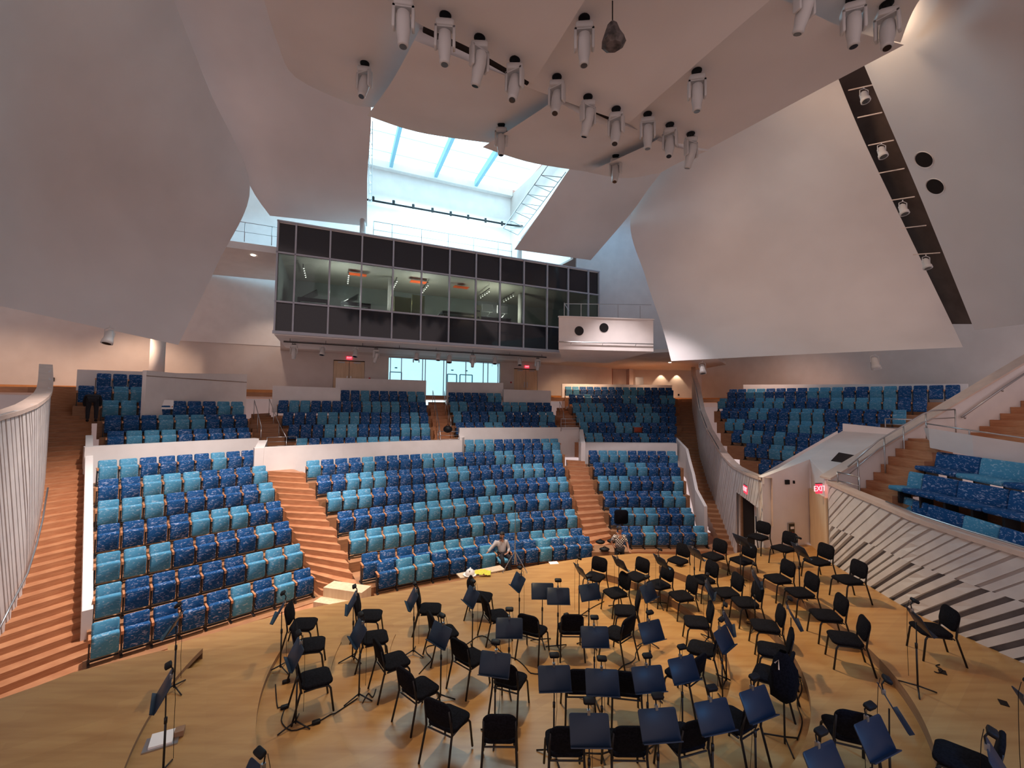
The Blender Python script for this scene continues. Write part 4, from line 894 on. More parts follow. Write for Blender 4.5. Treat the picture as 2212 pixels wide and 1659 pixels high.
# walls high up behind the sails
wallp('wall_high_right', (bp(1098, WL).x, bp(1098, WL).y), (3.6, 25.8), CAMZ+9.2, CAMZ+17, .2)
wallp('wall_rear_high', (wl2.x-6, wl2.y-2.6), (bp(1098, WL).x, bp(1098, WL).y), CAMZ+3.6, CAMZ+17, .2, mt='white')
wallp('wall_blue_gap', (4.5, 29.2), (16.5, 29.8), CAMZ+3.56, CAMZ+17, .3, mt='white')
mb = MB(); mb.prism([(bp(470, (-12.5, 21.4, .42)).x, bp(470, (-12.5, 21.4, .42)).y), (bp(600, (-12.5, 21.4, .42)).x, bp(600, (-12.5, 21.4, .42)).y), (-10, 28), (-22, 24)], CAMZ+7.75, CAMZ+8.1)
struct(fixn(mb.build('ceiling', M['white'])), 'high walkway slab left of the booth')
L3 = (-12.5, 21.4, .42); e0, e1 = bp(480, L3), bp(588, L3)
rail('walkway_railing', 'thin railing of the high walkway left of the booth', [V(e0.x, e0.y, CAMZ+9.15), V(e1.x, e1.y, CAMZ+9.15)], [(V(e0.lerp(e1, t).x, e0.lerp(e1, t).y, CAMZ+9.15), 1.0) for t in (.3, .86, 1)], r=.02, lower=(.5,))
p = PZ(547, 551, CAMZ+7.74); o = tag(MB().tube([(0, 0, 0), (0, 0, -.02)], .11, 16).build('downlight', M['lamp']), 'small lit downlight under the high walkway left of the booth', 'downlight'); o.location = p
# skylight
n = BN; sk0 = bp(600, WL); sk1 = bp(1098, WL); dirw = (sk1-sk0).normalized(); zS = CAMZ+16.8; LS = (sk1-sk0).length
sky = empty('window_2', V(sk1.x, sk1.y, zS), math.atan2(dirw.y, dirw.x)); struct(sky, 'bright roof light with deep beams over the booth')
MB().box((-LS/2, -5.4, .5), (LS+1, 10, .05)).build('skylight_glass', M['skyglow'], sky)
MB().box((-LS/2, -.22, .2), (LS, .45, .5)).build('skylight_kerb', M['white'], sky)
mb = MB()
for px, in ((830,), (928,), (1016,), (730,), (650,)):
    u = (bp(px, WL)-sk1).dot(dirw)*1.0; mb.box((u+.0, -5.4, .22), (.22, 9.6, .5))
mb.build('skylight_beam', mat('beam_blue_grey', (.28, .55, .68), .6), sky)
mb = MB()
for k in range(4): mb.box((-LS/2, -1.6-k*2.1, .42), (LS, .05, .05))
mb.build('glazing_bar', mat('glazing_bar_pale', (.72, .88, .93), .6), sky)
cg = MB()
e = .5
def cpt(u, v_): p = sk1+dirw*u+BN*v_; return (p.x, p.y)
cg.prism([(-40, -8), (36, -8), (36, 12), (-40, 8)], CAMZ+17.0, CAMZ+17.3)
cg.prism([(36, 12), (36, 46), cpt(.6, 12), cpt(.6, -10)], CAMZ+17.0, CAMZ+17.3); cg.prism([cpt(-LS-.6, 12), (-40, 46), (-40, 8), cpt(-LS-.6, -10)], CAMZ+17, CAMZ+17.3)
cg.prism([(-40, 8), (36, 12), cpt(.6, -10), cpt(-LS-.6, -10)], CAMZ+17, CAMZ+17.3)
struct(fixn(cg.build('ceiling', M['sail'])), 'main hall roof')
wallp('wall_outer_left', (-36, -8), (-36, 44), 0, CAMZ+17, .3, mt='sail'); wallp('wall_outer_right', (32, -8), (32, 44), 0, CAMZ+17, .3, mt='sail'); wallp('wall_outer_rear', (-36, 42.5), (32, 42.5), 0, CAMZ+17, .3, mt='sail')
# lighting pipe at the back of the well
pl = lambda px, h, d=.5: (lambda q: V(q.x-BN.x*d, q.y-BN.y*d, CAMZ+h))(bp(px, WL))
lp_ = tag(empty('lighting_pipe', pl(800, 14.1)), 'black lighting pipe with small lamps high on the bright rear wall', 'lighting pipe')
o0 = pl(800, 14.1); MB().tube([pl(760, 14.15)-o0, pl(1085, 14.3)-o0, pl(1097, 14.1, 1.0)-o0, pl(1100, 13.6, 2.2)-o0], .07, 8).build('pipe', M['black'], lp_)
for px in (793, 838, 881, 923, 963, 1001, 1039, 1075): q = pl(px, 14.3, .5)-o0; MB().box(q, (.16, .16, .30)).build('clamp_lamp', M['black'], lp_)
# ---------------------------------------------------------------- sails
def cpath(row, n):
    P = [Vector(p) for p in row]; ts = [0]
    for a, b in zip(P, P[1:]): ts.append(ts[-1]+(b-a).length)
    T = ts[-1]; out = []
    for i in range(n+1):
        t = T*i/n; k = max(j for j in range(len(ts)) if ts[j] <= t+1e-9); k = min(k, len(P)-2)
        u = (t-ts[k])/(ts[k+1]-ts[k])
        if len(P) == 2: out.append(P[0].lerp(P[1], u)); continue
        p0, p1, p2, p3 = P[max(k-1, 0)], P[k], P[k+1], P[min(k+2, len(P)-1)]
        out.append(0.5*((2*p1)+(p2-p0)*u+(2*p0-5*p1+4*p2-p3)*u*u+(3*p1-p0-3*p2+p3)*u**3))
    return out
def sail(name, rows, mt='sail', nx=24, ny=24, thick=.15, bulge=0.0, smooth=True, label=None, catm=True, parent=None):
    R = [cpath(r, nx) for r in rows]; G = []
    for j in range(nx+1):
        c = [R[i][j] for i in range(len(R))]; G.append(cpath(c, ny))
    if bulge:
        for j in range(nx+1):
            for i in range(ny+1):
                d = (G[j][i]-CAM).normalized(); G[j][i] = G[j][i]+d*bulge*math.sin(math.pi*j/nx)*math.sin(math.pi*i/ny)
    mb = MB(); mb.grid(G)
    B = [[p+(p-CAM).normalized()*thick for p in c] for c in G]; mb.grid([list(reversed(c)) for c in B])
    for e_ in (0, nx): mb.grid([[p, q] for p, q in zip(G[e_], B[e_])])
    for e_ in (0, ny): mb.grid([[G[j][e_], B[j][e_]] for j in range(nx+1)])
    o = fixn(mb.build(name, M[mt], parent, False)); 
    me = o.data; me.polygons.foreach_set('use_smooth', [True]*len(me.polygons))
    try: me.set_sharp_from_angle(angle=math.radians(40))
    except Exception: pass
    if not parent: struct(o, label)
    return o, mb
pz = lambda px, py, H: PZ(px, py, CAMZ+H)
py_ = lambda *a: [PY(*t) for t in a]
ph_ = lambda *a: [pz(*t) for t in a]
sail('ceiling_sail_left', [py_((-300, -260, 5.2), (30, -150, 8.2), (352, -60, 11.5)), py_((-300, 150, 6.4), (60, 180, 10.6), (450, 190, 15.4)), py_((-300, 400, 7.4), (100, 400, 12.6), (540, 405, 19.2)), py_((-300, 520, 7.8), (80, 530, 12.8), (470, 570, 17.9)), py_((-300, 600, 8.2), (0, 661, 12.0), (385, 745, 16.3))], nx=30, ny=30, label='large curved left ceiling sail')
sail('ceiling_sail_rear_left', [py_((330, -80, 12.6), (640, -80, 13.0)), py_((440, 165, 16.6), (793, 165, 16.2)), py_((535, 392, 19.9), (793, 392, 19.9)), py_((583, 466, 20.9), (793, 489, 21.9))], bulge=.5, label='ceiling sail left of the roof light')
sail('ceiling_sail_rear_right', [py_((1330, 230, 17), (1580, 230, 15.5)), py_((1233, 361, 20.4), (1430, 372, 18.8)), py_((1165, 462, 22.6), (1362, 462, 22)), py_((1111, 539, 24.1), (1276, 562, 25.2))], bulge=.3, label='ceiling sail right of the roof light')
sail('ceiling_sail_right', [py_((1440, 300, 19), (1600, 230, 15.5), (1795, 130, 12.4)), py_((1362, 470, 22.5), (1600, 380, 18.6), (1866, 303, 14.2)), py_((1395, 600, 21.8), (1650, 560, 19.6), (1960, 500, 15.8)), py_((1430, 705, 20.6), (1700, 690, 18.6), (2048, 682, 16.2)), py_((1450, 780, 18.6), (1700, 767, 16.9), (2080, 750, 15.0))], nx=30, ny=36, label='great curved right ceiling sail')
o_s5, mb_s5 = sail('ceiling_sail_far_right', [py_((1774, -80, 9.6), (2100, -80, 7.0), (2600, -80, 4.6)), py_((1900, 220, 10.6), (2150, 220, 8.4), (2600, 220, 5.4)), py_((1990, 430, 11.5), (2200, 430, 9.3), (2600, 430, 6.0)), py_((2105, 713, 12.4), (2250, 696, 10.6), (2600, 655, 7.0))], nx=24, ny=24, label='far right ceiling sail with two round holes')
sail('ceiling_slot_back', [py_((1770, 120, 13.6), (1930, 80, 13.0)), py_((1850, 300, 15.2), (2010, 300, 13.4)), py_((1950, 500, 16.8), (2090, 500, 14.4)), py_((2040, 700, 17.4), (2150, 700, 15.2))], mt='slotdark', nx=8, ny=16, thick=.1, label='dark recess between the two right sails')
# slot ribs and spots
def bar(p, q, r=.02, n=6): return MB().tube([p, q], r, n)
for i, (x0, y0, x1, y1) in enumerate(((1833, 195, 1887, 183), (1853, 254, 1905, 243), (1876, 314, 1930, 303), (1899, 374, 1953, 364), (1923, 433, 1975, 425), (1948, 493, 2000, 487), (1973, 550, 2030, 546))):
    p, q = PY(x0, y0, 13.2+i*.35), PY(x1, y1, 12.4+i*.3); struct(bar(p, q, .02).build('trim_rib', M['rim']))
# ---------------------------------------------------------------- canopy of overlapping panels
CAN = []
def panel(rows, label, **k): o, mb = sail('ceiling_canopy', rows, mt='sail', nx=14, ny=14, thick=.14, label=label, **k); CAN.append(mb)
panel([ph_((545, -90, 8.6), (1000, -90, 8.6)), ph_((598, 88, 9.0), (770, 85, 8.95), (935, 60, 9.0)), ph_((640, 168, 9.4), (760, 190, 9.25), (870, 185, 9.3)), ph_((755, 224, 9.6), (775, 229, 9.55), (805, 232, 9.5))], 'leftmost front canopy panel')
panel([ph_((908, 58, 9.2), (1060, 120, 9.2), (1235, 188, 9.3)), ph_((893, 90, 8.1), (1050, 150, 8.1), (1225, 212, 8.35)), ph_((845, 178, 8.45), (1000, 222, 8.5), (1180, 262, 8.9)), ph_((793, 250, 9.15), (910, 287, 9.2), (1080, 312, 9.6))], 'second front canopy panel, over the roof light')
panel([ph_((1212, 186, 9.1), (1330, 232, 9.1), (1452, 280, 9.2)), ph_((1200, 213, 7.95), (1300, 262, 8.0), (1435, 305, 8.3)), ph_((1125, 265, 8.3), (1230, 305, 8.35), (1360, 340, 8.8)), ph_((1042, 318, 8.85), (1150, 352, 8.95), (1290, 374, 9.4))], 'third front canopy panel')
panel([ph_((1436, 280, 8.9), (1485, 298, 8.9), (1535, 318, 8.8)), ph_((1415, 304, 7.9), (1470, 322, 7.95), (1525, 327, 8.1)), ph_((1345, 338, 8.25), (1410, 350, 8.3), (1470, 350, 8.4)), ph_((1270, 372, 8.75), (1350, 385, 8.8), (1427, 373, 8.9))], 'small rightmost front canopy panel')
panel([ph_((760, -100, 7.75), (1040, -100, 7.5), (1322, -100, 7.2)), ph_((840, 5, 7.8), (1050, 20, 7.6), (1256, 12, 7.3)), ph_((915, 57, 7.9), (1032, 112, 7.8), (1150, 181, 7.6))], 'upper left canopy panel')
panel([ph_((1290, -100, 7.8), (1560, -100, 7.5), (1790, -100, 7.2)), ph_((1225, 20, 8.05), (1440, 60, 7.75), (1640, 20, 7.35)), ph_((1120, 181, 8.25), (1240, 226, 7.9), (1357, 267, 7.6))], 'upper middle canopy panel')
panel([ph_((1600, -5, 8.1), (1690, 0, 8.0), (1823, 60, 7.85), (1953, 97, 7.8)), ph_((1465, 140, 8.2), (1600, 170, 8.0), (1740, 209, 7.9)), ph_((1325, 268, 8.35), (1440, 303, 8.05), (1528, 323, 7.95))], 'upper right canopy panel with a pointed tip')
panel([ph_((1560, -110, 8.3), (1800, -110, 8.2), (2110, -110, 8.2)), ph_((1620, -10, 8.35), (1800, 10, 8.3), (1990, -5, 8.2)), ph_((1690, 10, 8.35), (1810, 60, 8.3), (1945, 92, 8.25))], 'raised canopy panel at the upper right corner')
gp = MB(); gp.tube(ph_((915, 62, 8.15), (1032, 118, 8.15), (1140, 178, 8.15)), .07, 6); gp.tube(ph_((1215, 205, 8.1), (1320, 255, 8.1)), .07, 6); struct(gp.build('trim_canopy_slot', M['dark']))
allv = []; allf = []
for mb in CAN+[mb_s5]:
    n0 = len(allv); allv += mb.v; allf += [tuple(i+n0 for i in f) for f in mb.f]
TREE = BVHTree.FromPolygons([Vector(v) for v in allv], allf)
def hit(px, py):
    d = ray(px, py).normalized(); loc, nrm, idx, dist = TREE.ray_cast(CAM, d)
    return (loc, nrm) if loc else (pz(px, py, 7.9), V(0, 0, -1))
# upper parapets behind the seating ---------------------------------------------------
def lp(b, dist, px):
    ang = UPP[b][0]; th = math.radians(ang); nn = Vector((-math.sin(th), math.cos(th))); d = ray(px, 860); return V(d.x, d.y)*(dist/(d.x*nn.x+d.y*nn.y))
def para(b, dist, p0, y0, p1, y1, zb, th=.3, label=None):
    a, c = lp(b, dist, p0), lp(b, dist, p1); za = PY(p0, y0, a.y).z; zc = PY(p1, y1, c.y).z
    return slab(nexttrim(), [a, c], zb, [za, zc], th, label=label)
para('UA', 27.6, 163, 798, 319, 803, CAMZ-.2, label='pale parapet behind the top row on the far left')
a, c, e = PY(317, 800, 18.3), PY(381, 806, 19.7), PY(534, 808, 23.6)
slab(nexttrim(), [a, c], CAMZ-.8, [a.z, c.z], .2, label='side of the white sound desk enclosure'); slab(nexttrim(), [c, e], CAMZ-.8, [c.z, e.z], .2, label='white sound desk enclosure in the left upper block')
mb = MB(); mb.prism([(a.x, a.y), (c.x, c.y), (e.x, e.y), (e.x-2.2, e.y+2.4), (a.x-1.2, a.y+2.2)], c.z-.25, c.z-.2); struct(fixn(mb.build('trim_desk_top', M['stairwood'])))
para('UB', 27.0, 588, 833, 735, 838, CAMZ-.6, label='low white parapet beside the upper left steps'); para('UB', 28.75, 724, 816, 920, 822, CAMZ-.3, label='long white parapet below the birch double door')
para('UC', 29.4, 965, 825, 1087, 827, CAMZ-.3, label='white parapet right of the glass door steps'); para('UC', 28.3, 1088, 841, 1190, 844, CAMZ-.6, label='low white parapet left of the right upper steps')
para('UD', 32.75, 1214, 829, 1452, 832, CAMZ+.2, label='thin white parapet behind the right upper block'); para('UE', 31.1, 1606, 831, 2092, 829, CAMZ-.4, label='long grey parapet behind the side block')
o = tag(MB().tube([(0, 0, 0), (0, 0, 3.2)], .33, 20).build('column', M['white'], smooth=True), 'round white column behind the sound desk enclosure', 'column'); p = PY(336, 850, 22.5); o.location = (p.x, p.y, FZ)
# ---------------------------------------------------------------- orchestra chairs
FOC = V(1.1, 10.4)
def at_floor(px, py, hz):             # plan point whose item centre sits hz above the local stage floor
    z = 0.0
    for _ in range(6):
        p = PZ(px, py, z+hz); z2 = floorz(p.x, p.y)
        if abs(z2-z) < 1e-6: break
        z = z2
    return V(p.x, p.y), z
def chair_proto():
    r = empty('orchestra_chair', (0, 0, 0))
    H = Matrix.Rotation(math.radians(90), 3, 'X')
    MB().rbox((0, .02, .455), (.46, .06, .45), .09, 5, Matrix.Rotation(math.radians(-4), 3, 'X') @ H).build('seat', M['blackfab'], r, True)
    MB().rbox((0, -.245, .70), (.44, .045, .36), .11, 6, Matrix.Rotation(math.radians(12), 3, 'X')).build('backrest', M['blackfab'], r, True)
    for sx in (-1, 1):
        MB().tube([(sx*.235, .25, 0), (sx*.222, .20, .36), (sx*.21, .17, .405), (sx*.19, .0, .415), (sx*.19, -.17, .415)], .0155, 8).build('leg', M['blackmetal'], r, True)
        MB().tube([(sx*.235, -.33, 0), (sx*.215, -.235, .38), (sx*.213, -.215, .45), (sx*.208, -.235, .60), (sx*.2, -.275, .80)], .0155, 8).build('leg', M['blackmetal'], r, True)
    mb = MB(); mb.tube([(-.2, -.2, .41), (.2, -.2, .41)], .011, 6); mb.tube([(-.2, .15, .41), (.2, .15, .41)], .011, 6); mb.build('cross_bar', M['blackmetal'], r)
    index_children(r); return r
CH0 = chair_proto()
CHAIRS = [(654, 1352), (670, 1397), (679, 1470), (798, 1333), (808, 1381), (849, 1432), (906, 1492), (969, 1558), (928, 1318), (959, 1369), (1016, 1425), (1102, 1473), (1080, 1585, 0),
 (1039, 1292), (1073, 1333), (1152, 1365), (1232, 1362, 0), (1333, 1372), (1352, 1322), (1285, 1248), (1330, 1283), (1374, 1232), (1219, 1612, 0), (1349, 1612, 0), (1248, 1485, 0), (1350, 1490, -8),
 (1638, 1162), (1541, 1189), (1465, 1213), (1692, 1187), (1603, 1213), (1519, 1238), (1766, 1215), (1681, 1253), (1570, 1265), (1424, 1265), (1473, 1290), (1729, 1283), (1611, 1304), (1832, 1255),
 (1506, 1347), (1655, 1356), (1786, 1333), (1828, 1384), (1671, 1409), (2013, 1364), (1518, 1405), (1477, 1459), (1667, 1463), (1832, 1585, -20), (1473, 1600), (1588, 1562), (2085, 1650)]
def lvl(x, y):
    r = math.hypot(x-SC.x, y-SC.y); z = floorz(x, y); a = math.degrees(math.atan2(y-SC.y, x-SC.x)) % 360
    if z == 0: return 'flat centre stage' if r < 3.6 else 'flat stage near the seats'
    k = max(k for k in range(3) if r >= rr_(k, a if a > 90 else a+360) or k == 0)
    side = 'left' if x < 0 else 'right'
    return ['inner ring', 'middle ring', 'outer ring'][k]+' '+side
def place(list_, hz, off=0.0):
    out = []
    for c in list_:
        p, z = at_floor(c[0], c[1], hz); d = FOC-p; a = math.atan2(d.y, d.x)-math.pi/2
        if len(c) > 2: a = math.radians(c[2])
        out.append(dict(p=p, z=z, a=a, px=c))
    g = {}
    for o in out:
        o['lv'] = lvl(o['p'].x, o['p'].y); g.setdefault(o['lv'], []).append(o)
    for lv, L in g.items():
        L.sort(key=lambda o: ray_px(o['p']))
        for i, o in enumerate(L): o['i'] = i+1; o['n'] = len(L)
    return out
def ray_px(p): return p.x/max(p.y, .1)
def where(o):
    i, n = o['i'], o['n']
    if n == 1: s = 'the only one'
    elif i == 1: s = 'leftmost'
    elif i == n: s = 'rightmost'
    elif i <= n/2+1: s = ORD[i]+' from the left'
    else: s = ORD[n-i+1]+' from the right'
    return s
chs = place(CHAIRS, .455)
for k, o in enumerate(chs):
    r = CH0 if k == 0 else dup(CH0, (0, 0, 0), 0)
    r.location = (o['p'].x, o['p'].y, o['z']); r.rotation_euler = (0, 0, o['a']); r.scale = (1.1, 1.1, 1.08)
    tag(r, 'black orchestra chair, stage %s, %s' % (o['lv'], where(o)), 'chair', 'orchestra chairs on the '+o['lv'])
# ---------------------------------------------------------------- music stands with clip lamps
def stand_proto(tilt, rot=0):
    r = empty('music_stand', (0, 0, 0))
    T = Matrix.Rotation(math.radians(-tilt), 3, 'X')
    d = MB().rbox((0, 0, 1.15), (.50, .012, .34), .03, 3, T).build('desk', M['desk_blue_sheen'], r, True)
    MB().box(Vector((0, 0, 1.15)) + T @ Vector((0, -.028, -.165)), (.50, .06, .012), mtx=T).build('lip', M['desk_blue_sheen'], d)
    MB().tube([(0, .03, 1.12), (0, .04, .55)], .009, 8).build('upper_pole', M['blackmetal'], r, True)
    MB().tube([(0, .04, .75), (0, .04, .05)], .014, 8).build('lower_pole', M['blackmetal'], r, True)
    MB().tube([(0, .04, .70), (0, .04, .78)], .02, 8).build('collar', M['blackmetal'], r, True)
    for k in range(3):
        a = math.radians(-90+rot+120*k); MB().tube([(0, .04, .09), (.27*math.cos(a), .04+.27*math.sin(a), .012)], [.013, .011], 6).build('leg', M['blackmetal'], r, True)
    index_children(r); return r
def lamp_proto():
    r = empty('stand_lamp', (0, 0, 0))   # origin at the desk's top edge
    MB().box((0, -.005, .0), (.035, .04, .06)).build('clip', M['metal'], r)
    MB().tube([(0, 0, .02), (0, .01, .09), (0, -.02, .15)], .009, 6).build('stem', M['blackmetal'], r, True)
    hd = MB().rbox((0, -.045, .165), (.15, .075, .05), .018, 2, Matrix.Rotation(math.radians(20), 3, 'X')).build('lamp_head', M['black'], r, True)
    MB().tube([(.05, .01, .14), (.07, .03, .0), (.05, .05, -.3), (.06, .05, -.7), (.03, .06, -1.1)], .0035, 5).build('cable', M['black'], r, True)
    index_children(r); return r
TILTS = {28: stand_proto(28, 10)}; LP0 = lamp_proto()
STANDS = [(377, 1340), (353, 1492), (605, 1318), (638, 1413), (760, 1302), (774, 1368), (891, 1294), (950, 1371), (1018, 1289), (1119, 1257), (1100, 1357, 0), (1172, 1277, 0), (1206, 1288, 0), (1254, 1234), (1274, 1279, 20),
 (1069, 1435, -12), (1285, 1376, 0), (1198, 1466, 3), (1301, 1474, -3), (1274, 1577, 0), (1339, 1217), (1502, 1178), (1601, 1152), (1729, 1190), (1428, 1213), (1401, 1279, 40), (1533, 1273, 60), (1634, 1250, 60), (1572, 1321, 65), (1712, 1308, 65),
 (1407, 1364, 22), (1564, 1380, 40), (1401, 1467, 8), (1477, 1446, 18), (1424, 1566, 6), (1543, 1547, 14), (1636, 1520, 22), (1927, 1527, 65), (1890, 1593, 22), (1784, 1655, 22), (1984, 1341, 70), (2160, 1660, 45), (550, 1702), (2240, 1540, 70)]
NOLAMP = {11, 22}
sts = place(STANDS, 1.15)
first = True; lampfirst = True
for k, o in enumerate(sts):
    base = TILTS[28]
    r = base if first else dup(base, (0, 0, 0), 0); first = False
    r.location = (o['p'].x, o['p'].y, o['z']); r.rotation_euler = (0, 0, o['a'] if len(o['px']) > 2 else o['a'])
    lab = '%s, %s' % (o['lv'], where(o))
    tag(r, 'black music stand, stage '+lab, 'music stand', 'music stands on the '+o['lv'])
    if k in NOLAMP: continue
    l = LP0 if lampfirst else dup(LP0, (0, 0, 0), 0); lampfirst = False
    T = Matrix.Rotation(math.radians(-28), 3, 'X'); top = Matrix.Rotation(o['a'], 3, 'Z') @ (Vector((0, 0, 1.15)) + T @ Vector((0, 0, .18)))
    l.location = Vector((o['p'].x, o['p'].y, o['z']))+top; l.rotation_euler = (0, 0, o['a'])
    tag(l, 'black clip lamp on a music stand, stage %s, %s' % (o['lv'], where(o)), 'lamp', 'clip lamps on the '+o['lv'])
# ---------------------------------------------------------------- moving head lamps under the canopy
def head_proto(pan, tilt):
    r = empty('moving_head_lamp', (0, 0, 0))
    mb = MB(); mb.tube([(0, 0, .0), (0, 0, -.02)], .12, 16); mb.box((0, 0, -.12), (.22, .10, .04)); mb.tube([(-.06, 0, 0), (-.1, 0, -.14)], .012, 6); mb.tube([(.06, 0, 0), (.08, 0, -.14)], .012, 6); mb.tube([(0, .05, 0), (.02, .03, -.14)], .012, 6); mb.build('clamp', M['black'], r)
    MB().rbox((0, 0, -.21), (.36, .22, .13), .04, 3).build('base', M['fixture'], r, True)
    R = Matrix.Rotation(math.radians(pan), 3, 'Z')
    for sx in (-1, 1): MB().rbox(R @ Vector((sx*.18, 0, -.47)), (.055, .15, .46), .025, 3, R).build('yoke_arm', M['fixture'], r, True)
    MB().box(R @ Vector((0, 0, -.275)), (.4, .15, .05), mtx=R).build('yoke_bridge', M['fixture'], r)
    T = R @ Matrix.Rotation(math.radians(tilt), 3, 'X'); c = Vector((0, 0, -.60))
    prof = [(.26, .07), (.22, .12), (.05, .135), (-.12, .13), (-.30, .10), (-.36, .105), (-.40, .085)]
    h = MB().tube([c+T @ Vector((0, 0, z)) for z, _ in prof], [q for _, q in prof], 20).build('lamp_head', M['fixture'], r, True)
    MB().tube([c+T @ Vector((0, 0, -.395)), c+T @ Vector((0, 0, -.407))], .07, 16).build('lens', M['lens'], h)
    index_children(r); return r
HP = [head_proto(0, 4), head_proto(35, 22), head_proto(-30, -14)]; HU = [False]*3
HEADS = [(873, -12, 0, 'at the top edge of the photo, leftmost'), (962, 32, 0, 'large one left of the black canopy slot'), (1036, 80, 1, 'turned sideways over the black canopy slot'), (1112, 128, 2, 'at the right end of the first black slot'),
 (788, 136, 2, 'alone on the leftmost front panel'), (1262, 38, 0, 'left of the wrapped microphone cluster'), (1203, 165, 2, 'between the two black canopy slots'), (1270, 208, 1, 'with head swung left, over the second slot'),
 (1331, 234, 2, 'at the right end of the second slot'), (1083, 268, 0, 'alone above the roof light edge'), (1330, 335, 2, 'lowest one, over the right rear sail'), (1399, 245, 0, 'third from the right in the curved row'),
 (1447, 268, 2, 'second from the right in the curved row'), (1492, 288, 1, 'rightmost in the curved row'), (1505, 152, 0, 'alone on the upper right panel'), (1736, -45, 1, 'at the top edge, left of the corner pair'), (1842, -5, 0, 'left one of the corner pair'), (1915, 8, 2, 'right one of the corner pair')]
for (px, py, kind, wh) in HEADS:
    p, n = hit(px, py); r = HP[kind] if not HU[kind] else dup(HP[kind], (0, 0, 0), 0); HU[kind] = True
    r.location = p-V(0, 0, .01); r.rotation_euler = (0, 0, math.atan2(-p.x, p.y)*.5)
    tag(r, 'white moving-head lamp on the canopy, '+wh, 'stage lamp', 'moving-head lamps on the canopy')
p, n = hit(1323, 2)
rt = tag(empty('microphone_cluster', p), 'dark wrapped microphone cluster hanging from the canopy by a cable', 'microphone'); q = PZ(1322, 68, p.z-.62)-p
MB().tube([(0, 0, .1), (0, 0, -.45)], .012, 6).build('cable', M['black'], rt)
mb = MB(); mb.tube([(0, 0, -.42), (0, 0, -.5), (0, 0, -.7), (.02, 0, -.86), (.02, 0, -.93)], [.03, .10, .17, .24, .15], 9); mb.build('wrapped_body', noise_mat('crumpled_dark_wrap', (.02, .018, .02), (.12, .10, .10), 9, .5, bump=.6), rt)
# round holes in the far right sail, their shade painted as dark discs
for px, py, nm in ((1996, 345, 'upper'), (2020, 403, 'lower')):
    p, n = hit(px, py); n = n if n.dot(CAM-p) > 0 else -n; rt = tag(empty('sail_port', p), '%s round dark port in the far right sail' % nm, 'port', 'round ports in the sail'); rt.rotation_euler = n.to_track_quat('Z', 'Y').to_euler()
    MB().tube([(0, 0, -.02), (0, 0, .012)], .22, 28).build('dark_disc', M['dark'], rt)
    mb = MB(); mb.grid([[V(.22*math.cos(a), .22*math.sin(a), .0), V(.245*math.cos(a), .245*math.sin(a), .014), V(.25*math.cos(a), .25*math.sin(a), 0)] for a in [2*math.pi*i/28 for i in range(29)]]); mb.build('port_rim', M['sail'], rt)
# small spots in the slot
def spot(loc, label, size=.32, grp=None, door=False, dirv=(0, -.3, -1), cat='spotlight', nm='spotlight'):
    rt = tag(empty(nm, loc), label, cat, grp); d = Vector(dirv).normalized()
    c = V(0, 0, -size*.75); mb = MB(); mb.tube([V(-size*.32, 0, -size*.7), V(-size*.32, 0, -size*.25), V(0, 0, -size*.12), V(size*.32, 0, -size*.25), V(size*.32, 0, -size*.7)], .012, 6); mb.tube([(0, 0, 0), (0, 0, -size*.15)], .015, 6); mb.build('yoke', M['fixture'], rt)
    h = MB().tube([c-d*size*.45, c-d*size*.3, c+d*size*.2, c+d*size*.25, c+d*size*.5], [size*.12, size*.24, size*.26, size*.30, size*.32], 14).build('lamp_housing', M['fixture'], rt, True)
    MB().tube([c+d*size*.49, c+d*size*.505], size*.24, 14).build('lens', M['lens'], h)
    if door:
        for sx in (-1, 1): MB().box(c+d*size*.65+V(sx*size*.35, 0, 0), (.01, size*.5, size*.4)).build('barn_door', M['fixture'], rt)
    return rt
for i, (px, py, Y) in enumerate(((1866, 188, 12.9), (1904, 308, 13.3), (1950, 432, 13.9), (2000, 550, 14.6))):
    spot(PY(px, py, Y), 'small pale spotlight in the dark sail slot, %s from the top' % ORD[i+1], .42, 'spotlights in the dark slot')
spot(PY(237, 703, 13.75), 'pale flood lamp under the left sail edge', .5); spot(PY(1517, 780, 18.3), 'small pale flood lamp under the right sail tip', .45); spot(PY(1889, 763, 16.0), 'pale flood lamp under the middle of the right sail edge', .5)
# lighting pipe under the booth
PL = (BL[0]+BN.x*1.0, BL[1]+BN.y*1.0, BL[2])
def onpipe(px, h): q = bp(px, PL); return V(q.x, q.y, CAMZ+h)
o0 = onpipe(608, 3.0); rt = tag(empty('lamp_pipe', o0), 'thin dark pipe carrying stage lamps under the control booth', 'lighting pipe')
mb = MB(); mb.tube([V(0, 0, 0), onpipe(1180, 3.0)-o0], .03, 8); mb.tube([V(0, 0, .05), onpipe(1180, 3.06)-o0], .012, 6); mb.build('pipe', M['seatframe'], rt)
for px in (622, 700, 780, 860, 940, 1020, 1100, 1170): MB().tube([onpipe(px, 3.0)-o0, onpipe(px, 3.34)-o0], .012, 6).build('hanger', M['seatframe'], rt)
for k, (px, wh) in enumerate(((631, 'leftmost'), (810, 'left of the glass screen'), (1020, 'in front of the glass screen'), (1161, 'rightmost'))):
    r = dup(HP[k % 3], onpipe(px, 3.0), .4); r.scale = (.85, .85, .85); tag(r, 'white moving-head lamp on the pipe under the booth, '+wh, 'stage lamp', 'lamps on the booth pipe')
